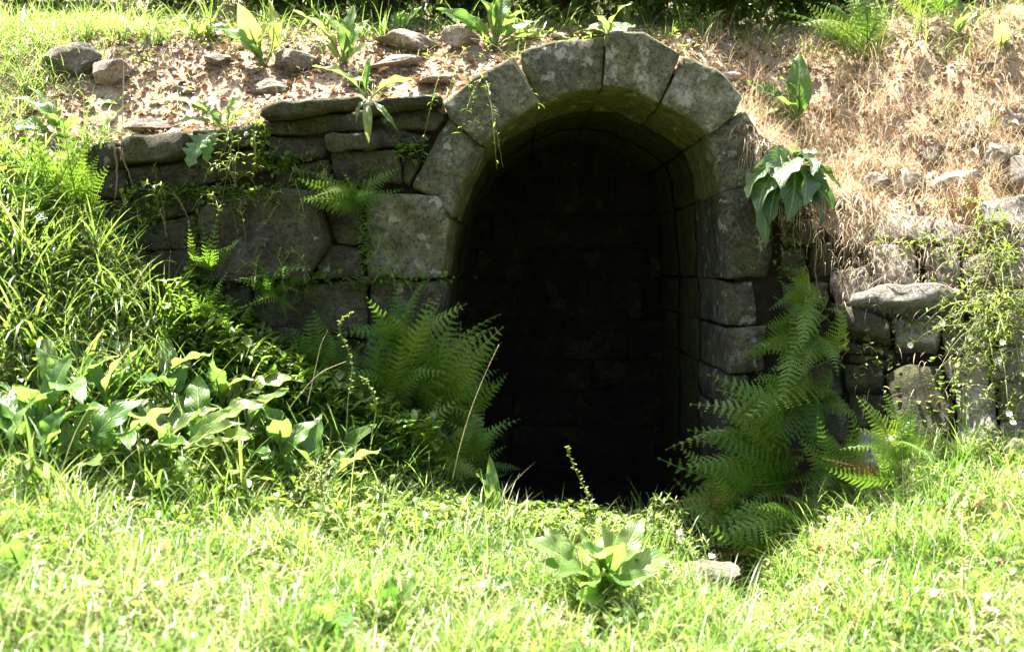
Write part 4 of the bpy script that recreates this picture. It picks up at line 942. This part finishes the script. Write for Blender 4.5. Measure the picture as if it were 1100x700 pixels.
lawn('terrace_blades', 3000, (-2.2, 1.0, .02, 1.1), (.05, .14), (.002, .004), LONG, 'tall', 'sparse green blades over the terrace litter', 'grass', hill, lambda x, t, n: rng.uniform(.1, 1, n), (0, .8), lambda x, t: ns(x, t, 4, 2)+1.2*(t-.6) > .3)
# single fallen leaves
lib = []
for k in range(4):
    me = docklf(.26, [.15, -.1, .25, .1][k], .05, 0, [.5, -.3, .8, .2][k], .08, 8, 4, .45, 60+k); me.materials.clear(); me.materials.append(M['dead1'] if 'dead1' in M else None) if False else None; lib.append(me)
M['dead1'] = leaf_mat('fallen_leaf', [(.1, (.20, .10, .05)), (.5, (.42, .30, .19)), (.9, (.68, .60, .48))], [(.1, (.2, .08, .03)), (.9, (.4, .3, .18))], .15, .6, False, True, .2)
for me in lib: me.materials.append(M['dead1'])
def fallen(u, v, h, size, label, grp):
    p = hp(u, v) if h else gp(u, v)
    o = link('fallen_leaf', random.choice(lib)); o.location = p+Vector((0, 0, .045 if h else .05)); o.scale = (size,)*3
    o.rotation_euler = (random.uniform(-.5, .5), random.uniform(-.5, .5), random.uniform(0, 6.28)); tag(o, label, 'leaf', grp)
for i in range(34):
    u = random.uniform(860, 1095); v = random.uniform(540, 695)
    if v < 540+(900-u)*.5: continue
    fallen(u, v, False, random.uniform(.035, .06), 'dry fallen leaf lying on the grass below the rubble wall', 'fallen leaves on the right lawn')
for i in range(60):
    fallen(random.uniform(800, 1090), random.uniform(40, 200), True, random.uniform(.045, .085), 'dry fallen leaf on the bank above the rubble wall', 'fallen leaves on the right bank')
for i in range(26):
    fallen(random.uniform(150, 480), random.uniform(55, 105), True, random.uniform(.04, .065), 'dry fallen leaf on the terrace left of the arch', 'fallen leaves on the left terrace')

# ------------------------------------------------------------------ shrubs behind
def shrub(x, t, h, w, n, leaf, label, seed):
    y = float(yh(x))+t; z = float(hill(x, t)); root = Vector((x, y, z))
    e = empty('shrub', root, label, 'shrub', 'shrubs behind the terrace')
    parts = []; cl = []
    for k in range(9):
        a = random.uniform(0, 6.28); r_ = w*.5*random.uniform(.3, 1); tip = root+Vector((math.cos(a)*r_, math.sin(a)*r_, h*random.uniform(.5, 1)))
        pts = [root.lerp(tip, s)+Vector((random.uniform(-1, 1), random.uniform(-1, 1), 0))*.03+Vector((0, 0, .15*h*math.sin(s*3.1))) for s in np.linspace(0, 1, 6)]
        parts.append(tubemesh(pts, .012, .003, 5)); cl += pts[1:]
    v, f = merge(parts); put('branches', mesh(v, f), e, M['bark'], Matrix.Identity(4))
    cl = np.array([tuple(p) for p in cl]); idx = rng.integers(0, len(cl), n)
    pos = cl[idx]+rng.normal(0, .12, (n, 3))*[w, w, h*.8]
    pos[:, 2] = np.maximum(pos[:, 2], hill(pos[:, 0], pos[:, 1]-yh(pos[:, 0]))+.01)
    scatter('foliage', LEAFLETS, pos, rots(rng.uniform(0, 6.28, n), rng.uniform(-.4, 1.0, n), rng.normal(0, .4, n)), rng.uniform(.6, 1.3, n)*leaf, rng.uniform(0, 1, n), M['bush'], parent=e, kind=None)
SH = [(-1.35, 1.75, .7, .9), (-.75, 1.5, .7, .9), (-.25, 1.55, .8, .9), (.25, 1.6, .8, .9), (.75, 1.5, .8, .9), (1.2, 1.55, .7, .9), (1.8, 1.9, .8, 1.0), (2.6, 2.0, .9, 1.2), (-2.2, 2.2, .9, 1.1), (-3.2, 2.4, 1.0, 1.2), (-1.6, 2.7, 1.3, 1.4), (-.4, 2.6, 1.3, 1.4), (.7, 2.7, 1.3, 1.4), (1.9, 3.0, 1.4, 1.5)]
for k, (x, t, h, w) in enumerate(SH):
    shrub(x, t, h, w, 2600, .055 if k % 3 else .075, 'dark green leafy shrub on the hillside behind the terrace', k)
